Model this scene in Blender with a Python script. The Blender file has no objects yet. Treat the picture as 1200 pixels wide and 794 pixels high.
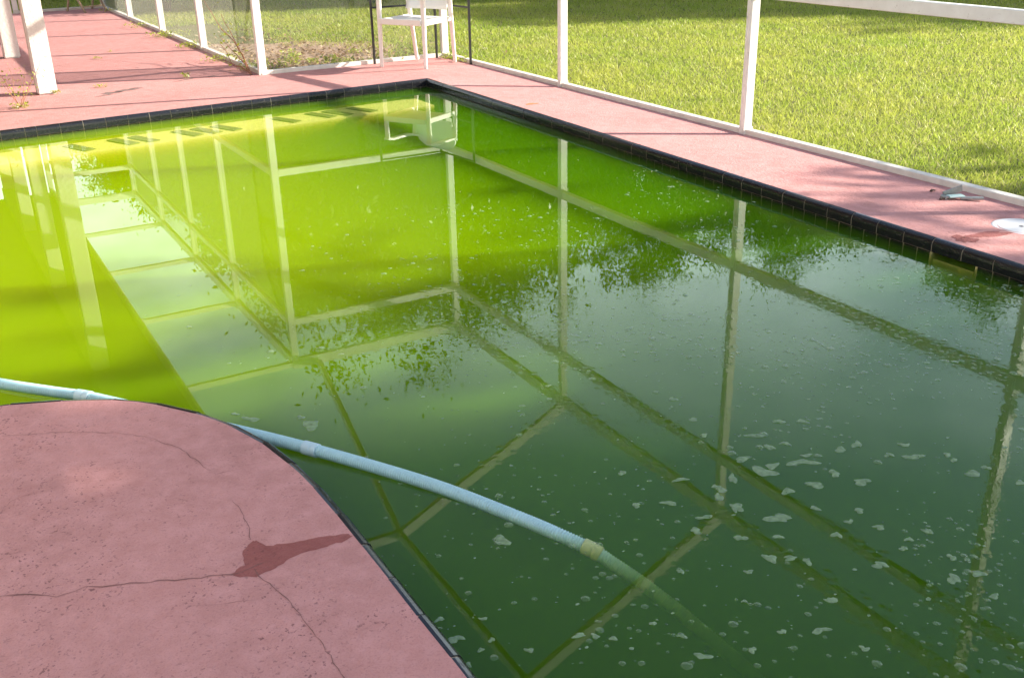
import bpy, bmesh, math, random
import numpy as np
from mathutils import Vector, Matrix, noise
R = math.radians
rnd = random.Random(7)
SC = bpy.context.scene
COL = SC.collection

# ------------------------------------------------------------------ camera
CAM = Vector((-3.924, -8.302, 1.532))
PITCH, ROLL, YAW, FPX = 0.4074, -0.0214, 0.5164, 1210.6
fwd = Vector((math.sin(YAW) * math.cos(PITCH), math.cos(YAW) * math.cos(PITCH), -math.sin(PITCH)))
rgt = Vector((math.cos(YAW), -math.sin(YAW), 0.0))
up = rgt.cross(fwd)
r2 = math.cos(ROLL) * rgt + math.sin(ROLL) * up
u2 = -math.sin(ROLL) * rgt + math.cos(ROLL) * up
cd = bpy.data.cameras.new('camera')
cam = bpy.data.objects.new('camera', cd)
COL.objects.link(cam)
cam.matrix_world = Matrix(((r2.x, u2.x, -fwd.x, CAM.x), (r2.y, u2.y, -fwd.y, CAM.y), (r2.z, u2.z, -fwd.z, CAM.z), (0, 0, 0, 1)))
cd.sensor_width = 36.0
cd.lens = 36.0 * FPX / 1200.0
cd.clip_start = 0.05
cd.clip_end = 2000
SC.camera = cam

# ------------------------------------------------------------------ sky, sun, exposure
SUN_EL, SUN_DIR = R(25.5), Vector((0.935, -0.355, 0.0)).normalized()
SUN_ROT = math.atan2(SUN_DIR.x, SUN_DIR.y)
W = bpy.data.worlds.new('World')
SC.world = W
W.use_nodes = True
nt = W.node_tree
nt.nodes.clear()
wo = nt.nodes.new('ShaderNodeOutputWorld')
bg = nt.nodes.new('ShaderNodeBackground')
sky = nt.nodes.new('ShaderNodeTexSky')
sky.sky_type = 'NISHITA'
sky.sun_disc = False
sky.sun_elevation = SUN_EL
sky.sun_rotation = SUN_ROT
sky.air_density = 1.0
sky.dust_density = 1.2
sky.ozone_density = 1.0
# thin broken cloud over the whole sky
tc = nt.nodes.new('ShaderNodeTexCoord')
mp = nt.nodes.new('ShaderNodeMapping')
mp.inputs['Scale'].default_value = (2.2, 2.2, 5.0)
cn = nt.nodes.new('ShaderNodeTexNoise')
cn.inputs['Scale'].default_value = 1.5
cn.inputs['Detail'].default_value = 7
cn.inputs['Roughness'].default_value = 0.55
cr = nt.nodes.new('ShaderNodeValToRGB')
cr.color_ramp.elements[0].position = 0.30
cr.color_ramp.elements[0].color = (0, 0, 0, 1)
cr.color_ramp.elements[1].position = 0.58
cr.color_ramp.elements[1].color = (0.9, 0.9, 0.9, 1)
mx = nt.nodes.new('ShaderNodeMixRGB')
mx.inputs[2].default_value = (15.5, 17.4, 17.8, 1)
nt.links.new(tc.outputs['Generated'], mp.inputs['Vector'])
nt.links.new(mp.outputs['Vector'], cn.inputs['Vector'])
nt.links.new(cn.outputs['Fac'], cr.inputs['Fac'])
sz = nt.nodes.new('ShaderNodeSeparateXYZ')
ez = nt.nodes.new('ShaderNodeMapRange')
ez.inputs[1].default_value = .22
ez.inputs[2].default_value = .50
ez.inputs[3].default_value = 1.0
ez.inputs[4].default_value = .03          # cloud cover thins towards the zenith
mm = nt.nodes.new('ShaderNodeMath')
mm.operation = 'MULTIPLY'
nt.links.new(tc.outputs['Generated'], sz.inputs[0])
nt.links.new(sz.outputs['Z'], ez.inputs[0])
nt.links.new(cr.outputs['Color'], mm.inputs[0])
nt.links.new(ez.outputs[0], mm.inputs[1])
lo = nt.nodes.new('ShaderNodeMapRange')
lo.inputs[1].default_value = .06
lo.inputs[2].default_value = .30
lo.inputs[3].default_value = .35
lo.inputs[4].default_value = 1.0
m3 = nt.nodes.new('ShaderNodeMath')
m3.operation = 'MULTIPLY'
nt.links.new(sz.outputs['Z'], lo.inputs[0])
nt.links.new(mm.outputs[0], m3.inputs[0])
nt.links.new(lo.outputs[0], m3.inputs[1])
nt.links.new(m3.outputs[0], mx.inputs[0])
nt.links.new(sky.outputs['Color'], mx.inputs[1])
nt.links.new(mx.outputs['Color'], bg.inputs['Color'])
bg.inputs['Strength'].default_value = 0.095
nt.links.new(bg.outputs['Background'], wo.inputs['Surface'])

sd = bpy.data.lights.new('sun', 'SUN')
sd.energy = 4.4
sd.angle = R(0.53)
sd.color = (1.0, 0.925, 0.80)
sun = bpy.data.objects.new('sun', sd)
COL.objects.link(sun)
sdir = Vector((SUN_DIR.x * math.cos(SUN_EL), SUN_DIR.y * math.cos(SUN_EL), math.sin(SUN_EL)))
sun.rotation_euler = sdir.to_track_quat('Z', 'Y').to_euler()
sun.location = (10, -8, 14)

SC.view_settings.view_transform = 'Standard'
SC.view_settings.look = 'None'
SC.view_settings.gamma = 1.0
SC.view_settings.exposure = 1.66
cy = SC.cycles
cy.use_denoising = True
cy.max_bounces = 10
cy.diffuse_bounces = 3
cy.glossy_bounces = 4
cy.transmission_bounces = 4
cy.transparent_max_bounces = 40
cy.volume_bounces = 3
cy.caustics_reflective = False
cy.caustics_refractive = False
cy.sample_clamp_indirect = 6.0

# ------------------------------------------------------------------ measured layout (metres, water level z = 0)
ZD, ZC = 0.016, 0.067            # deck at the screen walls, deck at the coping
XR, YB = 0.873, 1.406            # right screen wall, back screen wall
XP = -1.031                      # screen wall along the passage
YEND = 9.40
Y1, Y2, Y3, Y4 = -0.813, -3.083, -5.299, -7.53
YP = [3.486, 5.441, 7.387, 9.40]
HC, HT, HE = 0.923, 2.488, 2.935
def edge_y(x): return 0.0563 * x if x < 0 else 0.0
def edge_x(y): return 0.0097 * y if y < 0 else 0.0
def clamp(a, lo, hi): return max(lo, min(hi, a))

# traced on the real planes (deck or water), metres
STAIN= [(-3.512, -6.205), (-3.469, -6.182), (-3.46, -6.126), (-3.428, -6.099), (-3.417, -6.099), (-3.403, -6.14), (-3.328, -6.161), (-3.254, -6.172), (-3.211, -6.193), (-3.206, -6.208), (-3.238, -6.217), (-3.303, -6.213), (-3.368, -6.214), (-3.413, -6.237), (-3.462, -6.242), (-3.497, -6.224)]
CRACKS= [[(-3.91, -5.153), (-3.741, -5.234), (-3.608, -5.32), (-3.527, -5.409), (-3.467, -5.522), (-3.422, -5.702)], [(-3.992, -6.002), (-3.931, -6.03), (-3.882, -6.076), (-3.817, -6.076), (-3.701, -6.124), (-3.612, -6.167), (-3.508, -6.208), (-3.422, -6.201)], [(-3.413, -5.881), (-3.411, -5.99), (-3.428, -6.092)], [(-3.461, -6.207), (-3.441, -6.306), (-3.425, -6.38), (-3.421, -6.453), (-3.417, -6.523), (-3.411, -6.659), (-3.419, -6.747)], [(-3.421, -5.721), (-3.352, -5.732)], [(-3.954, -5.607), (-3.907, -5.562), (-3.854, -5.564)], [(-3.629, -6.273), (-3.559, -6.302), (-3.489, -6.332)]]
FOAM= [(-2.045, -6.433, 0.0362, 0.0263), (-1.913, -6.45, 0.0429, 0.0175), (-2.003, -6.422, 0.0207, 0.0171), (-1.973, -6.56, 0.0283, 0.0162), (-1.851, -6.617, 0.0283, 0.0165), (-1.62, -6.598, 0.0306, 0.0156), (-1.766, -6.457, 0.0162, 0.0183), (-1.7, -6.458, 0.0151, 0.0214), (-1.932, -6.334, 0.0164, 0.0157), (-1.916, -6.26, 0.0283, 0.0136), (-1.795, -6.229, 0.0172, 0.0144), (-1.733, -6.267, 0.0184, 0.013), (-2.047, -6.346, 0.0272, 0.015), (-2.143, -6.413, 0.012, 0.0257), (-2.211, -6.43, 0.0177, 0.0113), (-2.243, -6.47, 0.0116, 0.0219), (-2.061, -6.544, 0.0175, 0.018), (-2.177, -6.628, 0.0336, 0.0227), (-1.969, -6.716, 0.0135, 0.0129), (-1.986, -6.8, 0.0164, 0.0112), (-2.111, -6.915, 0.0207, 0.0146), (-1.895, -6.879, 0.0109, 0.0163), (-2.005, -7.045, 0.0162, 0.0213), (-1.938, -7.062, 0.0142, 0.0163), (-1.556, -6.752, 0.0249, 0.0173), (-2.323, -6.648, 0.0174, 0.0126), (-2.32, -6.755, 0.0147, 0.0218), (-2.277, -6.779, 0.02, 0.0101), (-2.251, -6.812, 0.0115, 0.0145), (-2.238, -6.694, 0.0131, 0.0098), (-2.314, -6.954, 0.0128, 0.0146), (-2.06, -6.647, 0.0136, 0.0107), (-2.272, -6.341, 0.0216, 0.0105), (-2.375, -6.421, 0.0219, 0.0118), (-2.398, -6.561, 0.0144, 0.0157), (-2.339, -6.527, 0.0214, 0.0103), (-2.458, -6.382, 0.0127, 0.0117), (-2.414, -7.015, 0.0209, 0.0105), (-2.379, -7.111, 0.0102, 0.0101), (-2.491, -6.976, 0.0104, 0.0089), (-2.694, -6.946, 0.0185, 0.011), (-2.589, -6.987, 0.0093, 0.0113), (-2.69, -6.868, 0.0105, 0.0102), (-2.885, -6.748, 0.0163, 0.008), (-2.856, -6.77, 0.0105, 0.0087), (-2.826, -6.797, 0.0124, 0.0065), (-3.006, -6.733, 0.0094, 0.0084), (-2.719, -6.802, 0.0077, 0.0075), (-2.542, -6.68, 0.0073, 0.0122), (-1.587, -6.538, 0.015, 0.0121), (-1.671, -6.552, 0.0136, 0.013), (-1.937, -6.985, 0.0115, 0.0133), (-1.964, -6.877, 0.0107, 0.0099), (-2.008, -6.898, 0.0117, 0.0096), (-1.982, -7.139, 0.0128, 0.0103), (-2.391, -6.225, 0.0134, 0.0118), (-2.231, -6.535, 0.0171, 0.0191), (-2.104, -6.766, 0.013, 0.0139), (-2.403, -6.769, 0.0103, 0.0096), (-2.488, -6.849, 0.0069, 0.0064), (-1.538, -6.673, 0.0109, 0.0129), (-1.527, -6.642, 0.0123, 0.0119), (-1.876, -6.342, 0.0165, 0.0107), (-1.876, -6.429, 0.0161, 0.0102), (-2.032, -6.741, 0.0122, 0.0103), (-2.05, -6.176, 0.0129, 0.0109), (-2.012, -6.078, 0.0147, 0.0115), (-1.976, -5.932, 0.0125, 0.014), (-1.881, -6.543, 0.0156, 0.0193), (-2.241, -6.529, 0.0114, 0.0191), (-2.216, -6.448, 0.0141, 0.0112), (-1.486, -6.85, 0.0117, 0.0146), (-1.496, -6.748, 0.0132, 0.0114), (-3.129, -6.613, 0.0192, 0.013), (-3.128, -6.534, 0.0128, 0.0076), (-3.097, -6.676, 0.0085, 0.007), (-3.142, -6.703, 0.0074, 0.0081), (-3.042, -6.586, 0.0098, 0.0061), (-3.06, -6.659, 0.0076, 0.0086), (-3.053, -5.467, 0.0299, 0.0318), (-3.062, -5.399, 0.0138, 0.012), (-3.202, -5.325, 0.0277, 0.0181), (-3.236, -5.262, 0.014, 0.0093)]
BIG= [(-2.852, -6.335, 0.0231, 0.0228)]
HOSE= [(-4.017, -4.398, 0.004), (-3.869, -4.604, 0.006), (-3.725, -4.775, 0.008), (-3.61, -4.91, 0.01), (-3.421, -5.186, 0.012), (-3.244, -5.432, 0.012), (-3.108, -5.638, 0.012), (-2.97, -5.857, 0.008), (-2.867, -6.035, 0.004), (-2.762, -6.236, -0.008), (-2.703, -6.358, -0.016), (-2.648, -6.444, -0.036), (-2.61, -6.499, -0.065), (-2.568, -6.554, -0.1), (-2.532, -6.616, -0.135), (-2.499, -6.68, -0.17), (-2.443, -6.752, -0.235), (-2.384, -6.819, -0.31), (-2.328, -6.893, -0.4)]
PEN= [(-4.105, -4.914), (-3.986, -4.914), (-3.889, -4.934), (-3.816, -4.958), (-3.744, -4.99), (-3.66, -5.032), (-3.577, -5.081), (-3.509, -5.138), (-3.445, -5.21), (-3.395, -5.28), (-3.349, -5.357), (-3.312, -5.433), (-3.277, -5.519), (-3.249, -5.623), (-3.229, -5.733), (-3.215, -5.839), (-3.206, -5.95), (-3.202, -6.066), (-3.201, -6.182), (-3.2, -6.29), (-3.199, -6.392), (-3.199, -6.512), (-3.199, -6.623), (-3.197, -6.721), (-3.197, -6.817), (-3.203, -6.999)]

# ------------------------------------------------------------------ mesh helpers
class MB:
    def __init__(s):
        s.v = []; s.f = []; s.sm = []
    def add(s, verts, faces, smooth=False):
        b = len(s.v)
        s.v += [tuple(p) for p in verts]
        for f in faces:
            s.f.append(tuple(b + i for i in f)); s.sm.append(smooth)
    def box(s, a, b, bev=0.0):
        x0, y0, z0 = a; x1, y1, z1 = b
        if bev <= 0:
            v = [(x0, y0, z0), (x1, y0, z0), (x1, y1, z0), (x0, y1, z0), (x0, y0, z1), (x1, y0, z1), (x1, y1, z1), (x0, y1, z1)]
            s.add(v, [(0, 3, 2, 1), (4, 5, 6, 7), (0, 1, 5, 4), (1, 2, 6, 5), (2, 3, 7, 6), (3, 0, 4, 7)])
            return
        bm = bmesh.new()
        bmesh.ops.create_cube(bm, size=1.0)
        for q in bm.verts:
            q.co = Vector((x0 + (q.co.x + .5) * (x1 - x0), y0 + (q.co.y + .5) * (y1 - y0), z0 + (q.co.z + .5) * (z1 - z0)))
        bmesh.ops.bevel(bm, geom=list(bm.edges), offset=bev, segments=1, affect='EDGES')
        s.frombm(bm)
    def frombm(s, bm, M=None, smooth=False):
        bm.verts.index_update()
        s.add([(M @ q.co) if M else q.co.copy() for q in bm.verts], [[q.index for q in f.verts] for f in bm.faces], smooth)
        bm.free()
    def bar(s, a, b, w, h, upv=(0, 0, 1), bev=0.004):
        a = Vector(a); b = Vector(b); d = b - a; L = d.length; d.normalize()
        side = d.cross(Vector(upv)).normalized(); u = side.cross(d).normalized()
        c = bev; pts = [(-w/2+c, -h/2), (w/2-c, -h/2), (w/2, -h/2+c), (w/2, h/2-c), (w/2-c, h/2), (-w/2+c, h/2), (-w/2, h/2-c), (-w/2, -h/2+c)]
        v = [a + side * p + u * q for p, q in pts] + [b + side * p + u * q for p, q in pts]
        n = 8
        s.add(v, [(i, (i+1) % n, n + (i+1) % n, n + i) for i in range(n)] + [tuple(range(n-1, -1, -1)), tuple(range(n, 2*n))])
    def tube(s, pts, rad, seg=8, cap=True, smooth=True):
        pts = [Vector(p) for p in pts]; n = len(pts)
        if not hasattr(rad, '__len__'): rad = [rad] * n
        t0 = (pts[1] - pts[0]).normalized()
        side = t0.cross(Vector((0, 0, 1)))
        if side.length < 1e-3: side = Vector((1, 0, 0))
        side.normalize()
        v = []
        for i, p in enumerate(pts):
            t = (pts[min(i+1, n-1)] - pts[max(i-1, 0)]).normalized()
            side = (side - t * side.dot(t)).normalized(); u = t.cross(side)
            for k in range(seg):
                a = 2 * math.pi * k / seg
                v.append(p + (side * math.cos(a) + u * math.sin(a)) * rad[i])
        f = [(i*seg+k, i*seg+(k+1) % seg, (i+1)*seg+(k+1) % seg, (i+1)*seg+k) for i in range(n-1) for k in range(seg)]
        s.add(v, f, smooth)
        if cap:
            s.add(v[:seg], [tuple(range(seg-1, -1, -1))]); s.add(v[-seg:], [tuple(range(seg))])
    def mesh(s, name, mat=None):
        me = bpy.data.meshes.new(name)
        me.from_pydata(s.v, [], s.f)
        if any(s.sm): me.polygons.foreach_set('use_smooth', s.sm)
        if mat: me.materials.append(mat)
        me.update()
        return me
    def build(s, name, mat, parent=None, **k):
        return link(s.mesh(name, mat), name, parent, **k)
def link(me, name, parent=None, loc=None, **k):
    o = bpy.data.objects.new(name, me)
    COL.objects.link(o)
    if parent: o.parent = parent
    if loc: o.location = loc
    for a, b in k.items(): o[a] = b
    return o
def thing(name, label, cat, loc=(0, 0, 0), group=None):
    o = bpy.data.objects.new(name, None)
    COL.objects.link(o); o.location = loc; o.empty_display_size = .1
    o['label'] = label; o['category'] = cat
    if group: o['group'] = group
    return o
def big_mesh(name, verts, loops, sizes, mat, smooth=False):
    me = bpy.data.meshes.new(name)
    me.vertices.add(len(verts)); me.vertices.foreach_set('co', np.asarray(verts, np.float32).ravel())
    me.loops.add(len(loops)); me.loops.foreach_set('vertex_index', np.asarray(loops, np.int32))
    sizes = np.asarray(sizes, np.int32)
    me.polygons.add(len(sizes))
    me.polygons.foreach_set('loop_start', np.concatenate([[0], np.cumsum(sizes)[:-1]]).astype(np.int32))
    me.polygons.foreach_set('loop_total', sizes)
    if smooth: me.polygons.foreach_set('use_smooth', np.ones(len(sizes), bool))
    me.materials.append(mat); me.update(calc_edges=True); me.validate()
    return me

# ------------------------------------------------------------------ material helpers
class NT:
    def __init__(s, name):
        s.m = bpy.data.materials.new(name); s.m.use_nodes = True
        s.t = s.m.node_tree; s.t.nodes.clear()
        s.out = s.n('OutputMaterial')
    def n(s, t, **k):
        o = s.t.nodes.new('ShaderNode' + t)
        for a, b in k.items(): setattr(o, a, b)
        return o
    def l(s, a, b): s.t.links.new(a, b)
    def coord(s, kind='Object'): return s.n('TexCoord').outputs[kind]
    def pos(s): return s.n('NewGeometry').outputs['Position']
    def noise(s, vec, scale, detail=4, rough=.55, dist=0):
        o = s.n('TexNoise'); o.inputs['Scale'].default_value = scale; o.inputs['Detail'].default_value = detail
        o.inputs['Roughness'].default_value = rough; o.inputs['Distortion'].default_value = dist
        if vec is not None: s.l(vec, o.inputs['Vector'])
        return o.outputs['Fac']
    def vor(s, vec, scale, feat='F1'):
        o = s.n('TexVoronoi', feature=feat); o.inputs['Scale'].default_value = scale
        if vec is not None: s.l(vec, o.inputs['Vector'])
        return o.outputs['Distance']
    def ramp(s, fac, stops):
        o = s.n('ValToRGB'); e = o.color_ramp.elements
        while len(e) < len(stops): e.new(.5)
        for i, (p, c) in enumerate(stops):
            e[i].position = p; e[i].color = (c, c, c, 1) if not hasattr(c, '__len__') else (*c, 1)
        s.l(fac, o.inputs['Fac']); return o.outputs['Color']
    def mix(s, fac, a, b, mode='MIX'):
        o = s.n('MixRGB', blend_type=mode)
        for i, q in ((0, fac), (1, a), (2, b)):
            if isinstance(q, (int, float)): o.inputs[i].default_value = q if i == 0 else (q, q, q, 1)
            elif isinstance(q, tuple): o.inputs[i].default_value = (*q, 1)
            else: s.l(q, o.inputs[i])
        return o.outputs['Color']
    def math(s, op, a, b=None, c=None):
        o = s.n('Math', operation=op)
        for i, q in enumerate((a, b, c)):
            if q is None: continue
            if isinstance(q, (int, float)): o.inputs[i].default_value = q
            else: s.l(q, o.inputs[i])
        return o.outputs[0]
    def mapping(s, vec, sc=(1, 1, 1), rot=(0, 0, 0)):
        o = s.n('Mapping'); o.inputs['Scale'].default_value = sc; o.inputs['Rotation'].default_value = rot
        s.l(vec, o.inputs['Vector']); return o.outputs['Vector']
    def bump(s, h, strength=.5, dist=.01, normal=None):
        o = s.n('Bump'); o.inputs['Strength'].default_value = strength; o.inputs['Distance'].default_value = dist
        s.l(h, o.inputs['Height'])
        if normal is not None: s.l(normal, o.inputs['Normal'])
        return o.outputs['Normal']
    def pbr(s, col, rough=.6, normal=None, spec=.5, **k):
        o = s.n('BsdfPrincipled')
        for nm, q in (('Base Color', col), ('Roughness', rough)):
            if isinstance(q, tuple): o.inputs[nm].default_value = (*q, 1)
            elif isinstance(q, (int, float)): o.inputs[nm].default_value = q
            else: s.l(q, o.inputs[nm])
        o.inputs['Specular IOR Level'].default_value = spec
        if normal is not None: s.l(normal, o.inputs['Normal'])
        for a, b in k.items(): o.inputs[a].default_value = b
        return o.outputs[0]
    def done(s, sh):
        s.l(sh, s.out.inputs['Surface']); return s.m

def mat_simple(name, col, rough=.6, var=.12, scale=20, bump=.0, spec=.5, metal=0.0, bscale=None):
    M = NT(name); p = M.pos()
    n = M.noise(p, scale, 5)
    c = M.mix(n, tuple(q * (1 - var) for q in col), tuple(min(1, q * (1 + var)) for q in col))
    nm = None
    if bump: nm = M.bump(M.noise(p, bscale or scale * 4, 4), bump, .004)
    return M.done(M.pbr(c, rough, nm, spec, Metallic=metal))

def mat_deck(name, base, big=1.0):
    M = NT(name); p = M.pos()
    a = M.noise(p, 1.3, 6, .6); b = M.noise(p, 14, 6, .65); c = M.noise(p, 70, 3)
    col = M.mix(M.ramp(a, [(.3, 0.0), (.7, 1.0)]), tuple(q * .86 for q in base), tuple(min(1, q * 1.12) for q in base))
    col = M.mix(M.math('MULTIPLY', M.ramp(b, [(.40, 0.0), (.64, 1.0)]), .62), col, (base[0] * 1.22, base[1] * 1.30, base[2] * 1.34))
    # worn dark pits and a few deeper-red worn spots
    pitn = M.noise(p, 112, 2, .5); pitm = M.noise(p, 5, 3)
    pit = M.math('MULTIPLY', M.ramp(pitn, [(.615, 0.0), (.68, 1.0)]), M.ramp(pitm, [(.40, 0.15), (.62, 1.0)]))
    col = M.mix(M.math('MULTIPLY', pit, .8), col, (base[0] * .32, base[1] * .26, base[2] * .30))
    fine = M.noise(p, 230, 2)
    col = M.mix(M.math('MULTIPLY', M.ramp(fine, [(.5, 0.0), (.75, 1.0)]), .35), col, (base[0] * .62, base[1] * .52, base[2] * .55))
    rd = M.ramp(M.noise(p, 3.1, 5, .7), [(.60, 0.0), (.74, 1.0)])
    col = M.mix(M.math('MULTIPLY', rd, .35), col, (base[0] * .82, base[1] * .62, base[2] * .56))
    h = M.math('ADD', M.math('MULTIPLY', M.ramp(M.noise(p, 58, 4, .6), [(.38, 0.0), (.62, 1.0)]), .9), M.math('MULTIPLY', fine, .35))
    h = M.math('SUBTRACT', h, M.math('MULTIPLY', pit, .8))
    nm = M.bump(h, .5, .004)
    return M.done(M.pbr(col, .78, nm, .3))

M_DECK = mat_deck('pink_textured_concrete', (.48, .226, .208))
M_WET = mat_deck('wet_pink_concrete', (.265, .082, .072))
M_CRACK = mat_simple('crack_dirt', (.19, .085, .075), .9, .3, 60)
def mat_tile():
    M = NT('black_glazed_tile'); p = M.pos()
    n = M.noise(p, 30, 5, .6); s = M.noise(M.mapping(p, (1, 1, 6)), 22, 4, .7)
    col = M.mix(n, (.006, .006, .008), (.018, .018, .022))
    sc = M.ramp(s, [(.60, 0.0), (.72, 1.0)])
    col = M.mix(M.math('MULTIPLY', sc, .5), col, (.11, .095, .085))
    rough = M.mix(sc, .16, .55)
    return M.done(M.pbr(col, rough, M.bump(M.noise(p, 120, 2), .08, .002), .5))
M_TILE = mat_tile()
M_GROUT = mat_simple('beige_grout', (.33, .28, .21), .9, .25, 40)
M_PLASTER = mat_simple('pool_plaster', (.62, .62, .5), .8, .1, 6)
M_TRIMY = mat_simple('pale_trim_tile', (.85, .80, .42), .5, .1, 20)
M_TRIMD = mat_simple('dark_trim_tile', (.19, .21, .06), .4, .1, 20)

def mat_white_metal():
    M = NT('white_painted_aluminium'); p = M.pos()
    n = M.noise(p, 9, 6, .65)
    col = M.mix(M.ramp(n, [(.35, 0.0), (.75, 1.0)]), (.80, .78, .74), (.70, .67, .62))
    d = M.noise(p, 45, 3, .6)
    col = M.mix(M.math('MULTIPLY', M.ramp(d, [(.64, 0.0), (.72, 1.0)]), .5), col, (.40, .35, .28))
    return M.done(M.pbr(col, .45, M.bump(n, .05, .004), .4))
M_WHITE = mat_white_metal()
M_CURB = mat_simple('weathered_white_curb', (.66, .62, .55), .75, .25, 14, .3)
def mat_stucco():
    M = NT('rough_white_stucco'); p = M.pos()
    n = M.noise(p, 26, 5, .6, .4); v = M.vor(p, 38)
    col = M.mix(M.noise(p, 5, 5), (.60, .55, .51), (.72, .67, .63))
    return M.done(M.pbr(col, .85, M.bump(M.math('ADD', n, M.math('MULTIPLY', v, .5)), .45, .008), .2))
M_STUCCO = mat_stucco()
M_ROOF = mat_simple('weathered_shingle', (.16, .14, .12), .9, .3, 8, .4)
M_SOFFIT = mat_simple('painted_soffit', (.27, .25, .22), .8, .1, 4)

def mat_screen(name, k):
    M = NT(name); g = M.n('NewGeometry')
    d = M.n('VectorMath', operation='DOT_PRODUCT'); M.l(g.outputs['Normal'], d.inputs[0]); M.l(g.outputs['Incoming'], d.inputs[1])
    c = M.math('MAXIMUM', M.math('ABSOLUTE', d.outputs['Value']), .03)
    op = M.math('SUBTRACT', 1.0, M.math('EXPONENT', M.math('DIVIDE', -k, c)))
    tr = M.n('BsdfTransparent'); df = M.n('BsdfDiffuse'); df.inputs['Color'].default_value = (.17, .175, .16, 1)
    tl = M.n('BsdfTranslucent'); tl.inputs['Color'].default_value = (.13, .13, .115, 1)
    ad = M.n('AddShader'); M.l(df.outputs[0], ad.inputs[0]); M.l(tl.outputs[0], ad.inputs[1])
    mx = M.n('MixShader'); M.l(op, mx.inputs[0]); M.l(tr.outputs[0], mx.inputs[1]); M.l(ad.outputs[0], mx.inputs[2])
    return M.done(mx.outputs[0])
M_SCREEN = mat_screen('dusty_insect_screen', .21)
M_SCREEN2 = mat_screen('thin_insect_screen', .13)

def mat_water():
    M = NT('green_pool_water'); p = M.pos()
    g = M.n('NewGeometry')
    h1 = M.noise(p, 2.4, 3, .5); h2 = M.noise(p, 26, 4, .6); 
    msk = M.ramp(M.noise(p, .9, 3), [(.42, 0.0), (.62, 1.0)])
    def sstep(v, e0, e1):
        o = M.n('MapRange', interpolation_type='SMOOTHSTEP'); M.l(v, o.inputs[0]); o.inputs[1].default_value = e0; o.inputs[2].default_value = e1; return o.outputs[0]
    p_sep = M.n('SeparateXYZ'); M.l(p, p_sep.inputs[0])
    nb = M.bump(h1, .004, .02)
    # film and bubble menisci: little dents, thick over the near right half
    near = M.math('MULTIPLY', M.math('SUBTRACT', 1.0, sstep(p_sep.outputs['Y'], -5.4, -4.0)), sstep(p_sep.outputs['X'], -3.1, -1.9))
    d1 = M.math('MULTIPLY', M.ramp(M.vor(p, 30), [(.10, 0.0), (.42, 1.0)]), M.math('MULTIPLY', near, msk))
    d2 = M.math('MULTIPLY', M.ramp(M.vor(p, 75), [(.10, 0.0), (.45, 1.0)]), M.math('MULTIPLY', near, M.ramp(h1, [(.40, 0.0), (.60, 1.0)])))
    nb = M.bump(d1, .034, .004, nb)
    nb = M.bump(d2, .03, .002, nb)
    fr = M.n('Fresnel'); fr.inputs['IOR'].default_value = 1.33; M.l(nb, fr.inputs['Normal'])
    fac = M.math('MULTIPLY', fr.outputs[0], M.math('SUBTRACT', 1.0, g.outputs['Backfacing']))
    tr = M.n('BsdfTransparent')
    gl = M.n('BsdfGlossy'); gl.inputs['Roughness'].default_value = 0.0; gl.inputs['Color'].default_value = (.80, .84, .80, 1); M.l(nb, gl.inputs['Normal'])
    mx = M.n('MixShader'); M.l(fac, mx.inputs[0]); M.l(tr.outputs[0], mx.inputs[1]); M.l(gl.outputs[0], mx.inputs[2])
    # sun and shade put into the water's colour: lime far left, dark near right
    lit_tint = M.math('MULTIPLY', sstep(p_sep.outputs['X'], *LIT_TINT_X), sstep(p_sep.outputs['Y'], *LIT_TINT_Y))
    lit_tint = M.math('ADD', lit_tint, M.math('MULTIPLY', M.math('SUBTRACT', M.noise(p, .7, 2), .5), .12)); lit_tint = M.math('MAXIMUM', M.math('MINIMUM', lit_tint, 1.0), 0.0)
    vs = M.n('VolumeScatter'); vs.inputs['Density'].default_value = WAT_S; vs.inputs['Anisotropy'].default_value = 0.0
    M.l(M.mix(lit_tint, WAT_C0, WAT_C1), vs.inputs['Color'])
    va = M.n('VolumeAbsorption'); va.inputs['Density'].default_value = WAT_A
    M.l(M.mix(lit_tint, WAT_A0, WAT_A1), va.inputs['Color'])
    ad = M.n('AddShader'); M.l(vs.outputs[0], ad.inputs[0]); M.l(va.outputs[0], ad.inputs[1])
    M.l(ad.outputs[0], M.out.inputs['Volume'])
    return M.done(mx.outputs[0])
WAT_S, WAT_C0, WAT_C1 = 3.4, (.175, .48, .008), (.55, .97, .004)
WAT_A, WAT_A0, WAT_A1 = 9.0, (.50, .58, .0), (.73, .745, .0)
LIT_TINT_X, LIT_TINT_Y = (-.1, -2.6), (-6.5, -3.6)
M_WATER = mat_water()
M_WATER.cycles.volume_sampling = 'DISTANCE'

# ------------------------------------------------------------------ ground
def zdeck(x, y):
    t = max(max(0, x - edge_x(y)) / 0.86, max(0, y - edge_y(x)) / 1.35)
    return ZC + (ZD - ZC) * clamp(t, 0, 1)
def mat_soil():
    M = NT('lawn_soil'); p = M.pos()
    a = M.noise(p, 1.1, 6, .65); b = M.noise(p, 22, 5, .7)
    col = M.mix(M.ramp(a, [(.35, 0.0), (.65, 1.0)]), (.10, .13, .035), (.15, .15, .06))
    col = M.mix(M.math('MULTIPLY', M.ramp(b, [(.45, 0.0), (.7, 1.0)]), .5), col, (.20, .16, .09))
    return M.done(M.pbr(col, .95, M.bump(b, .6, .02), .1))
M_SOIL = mat_soil()
m = MB()
hx0, hx1, hy0, hy1, F = -6.55, XR + .02, -12.3, YEND - .02, 700.0
H = [(hx0, hy0), (hx1, hy0), (hx1, YB + .02), (XP + .02, YB + .02), (XP + .02, hy1), (hx0, hy1)]
O = [(-F, -F), (F, -F), (F, YB + .02), (XP + .02, F), (-F, F)]
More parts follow.
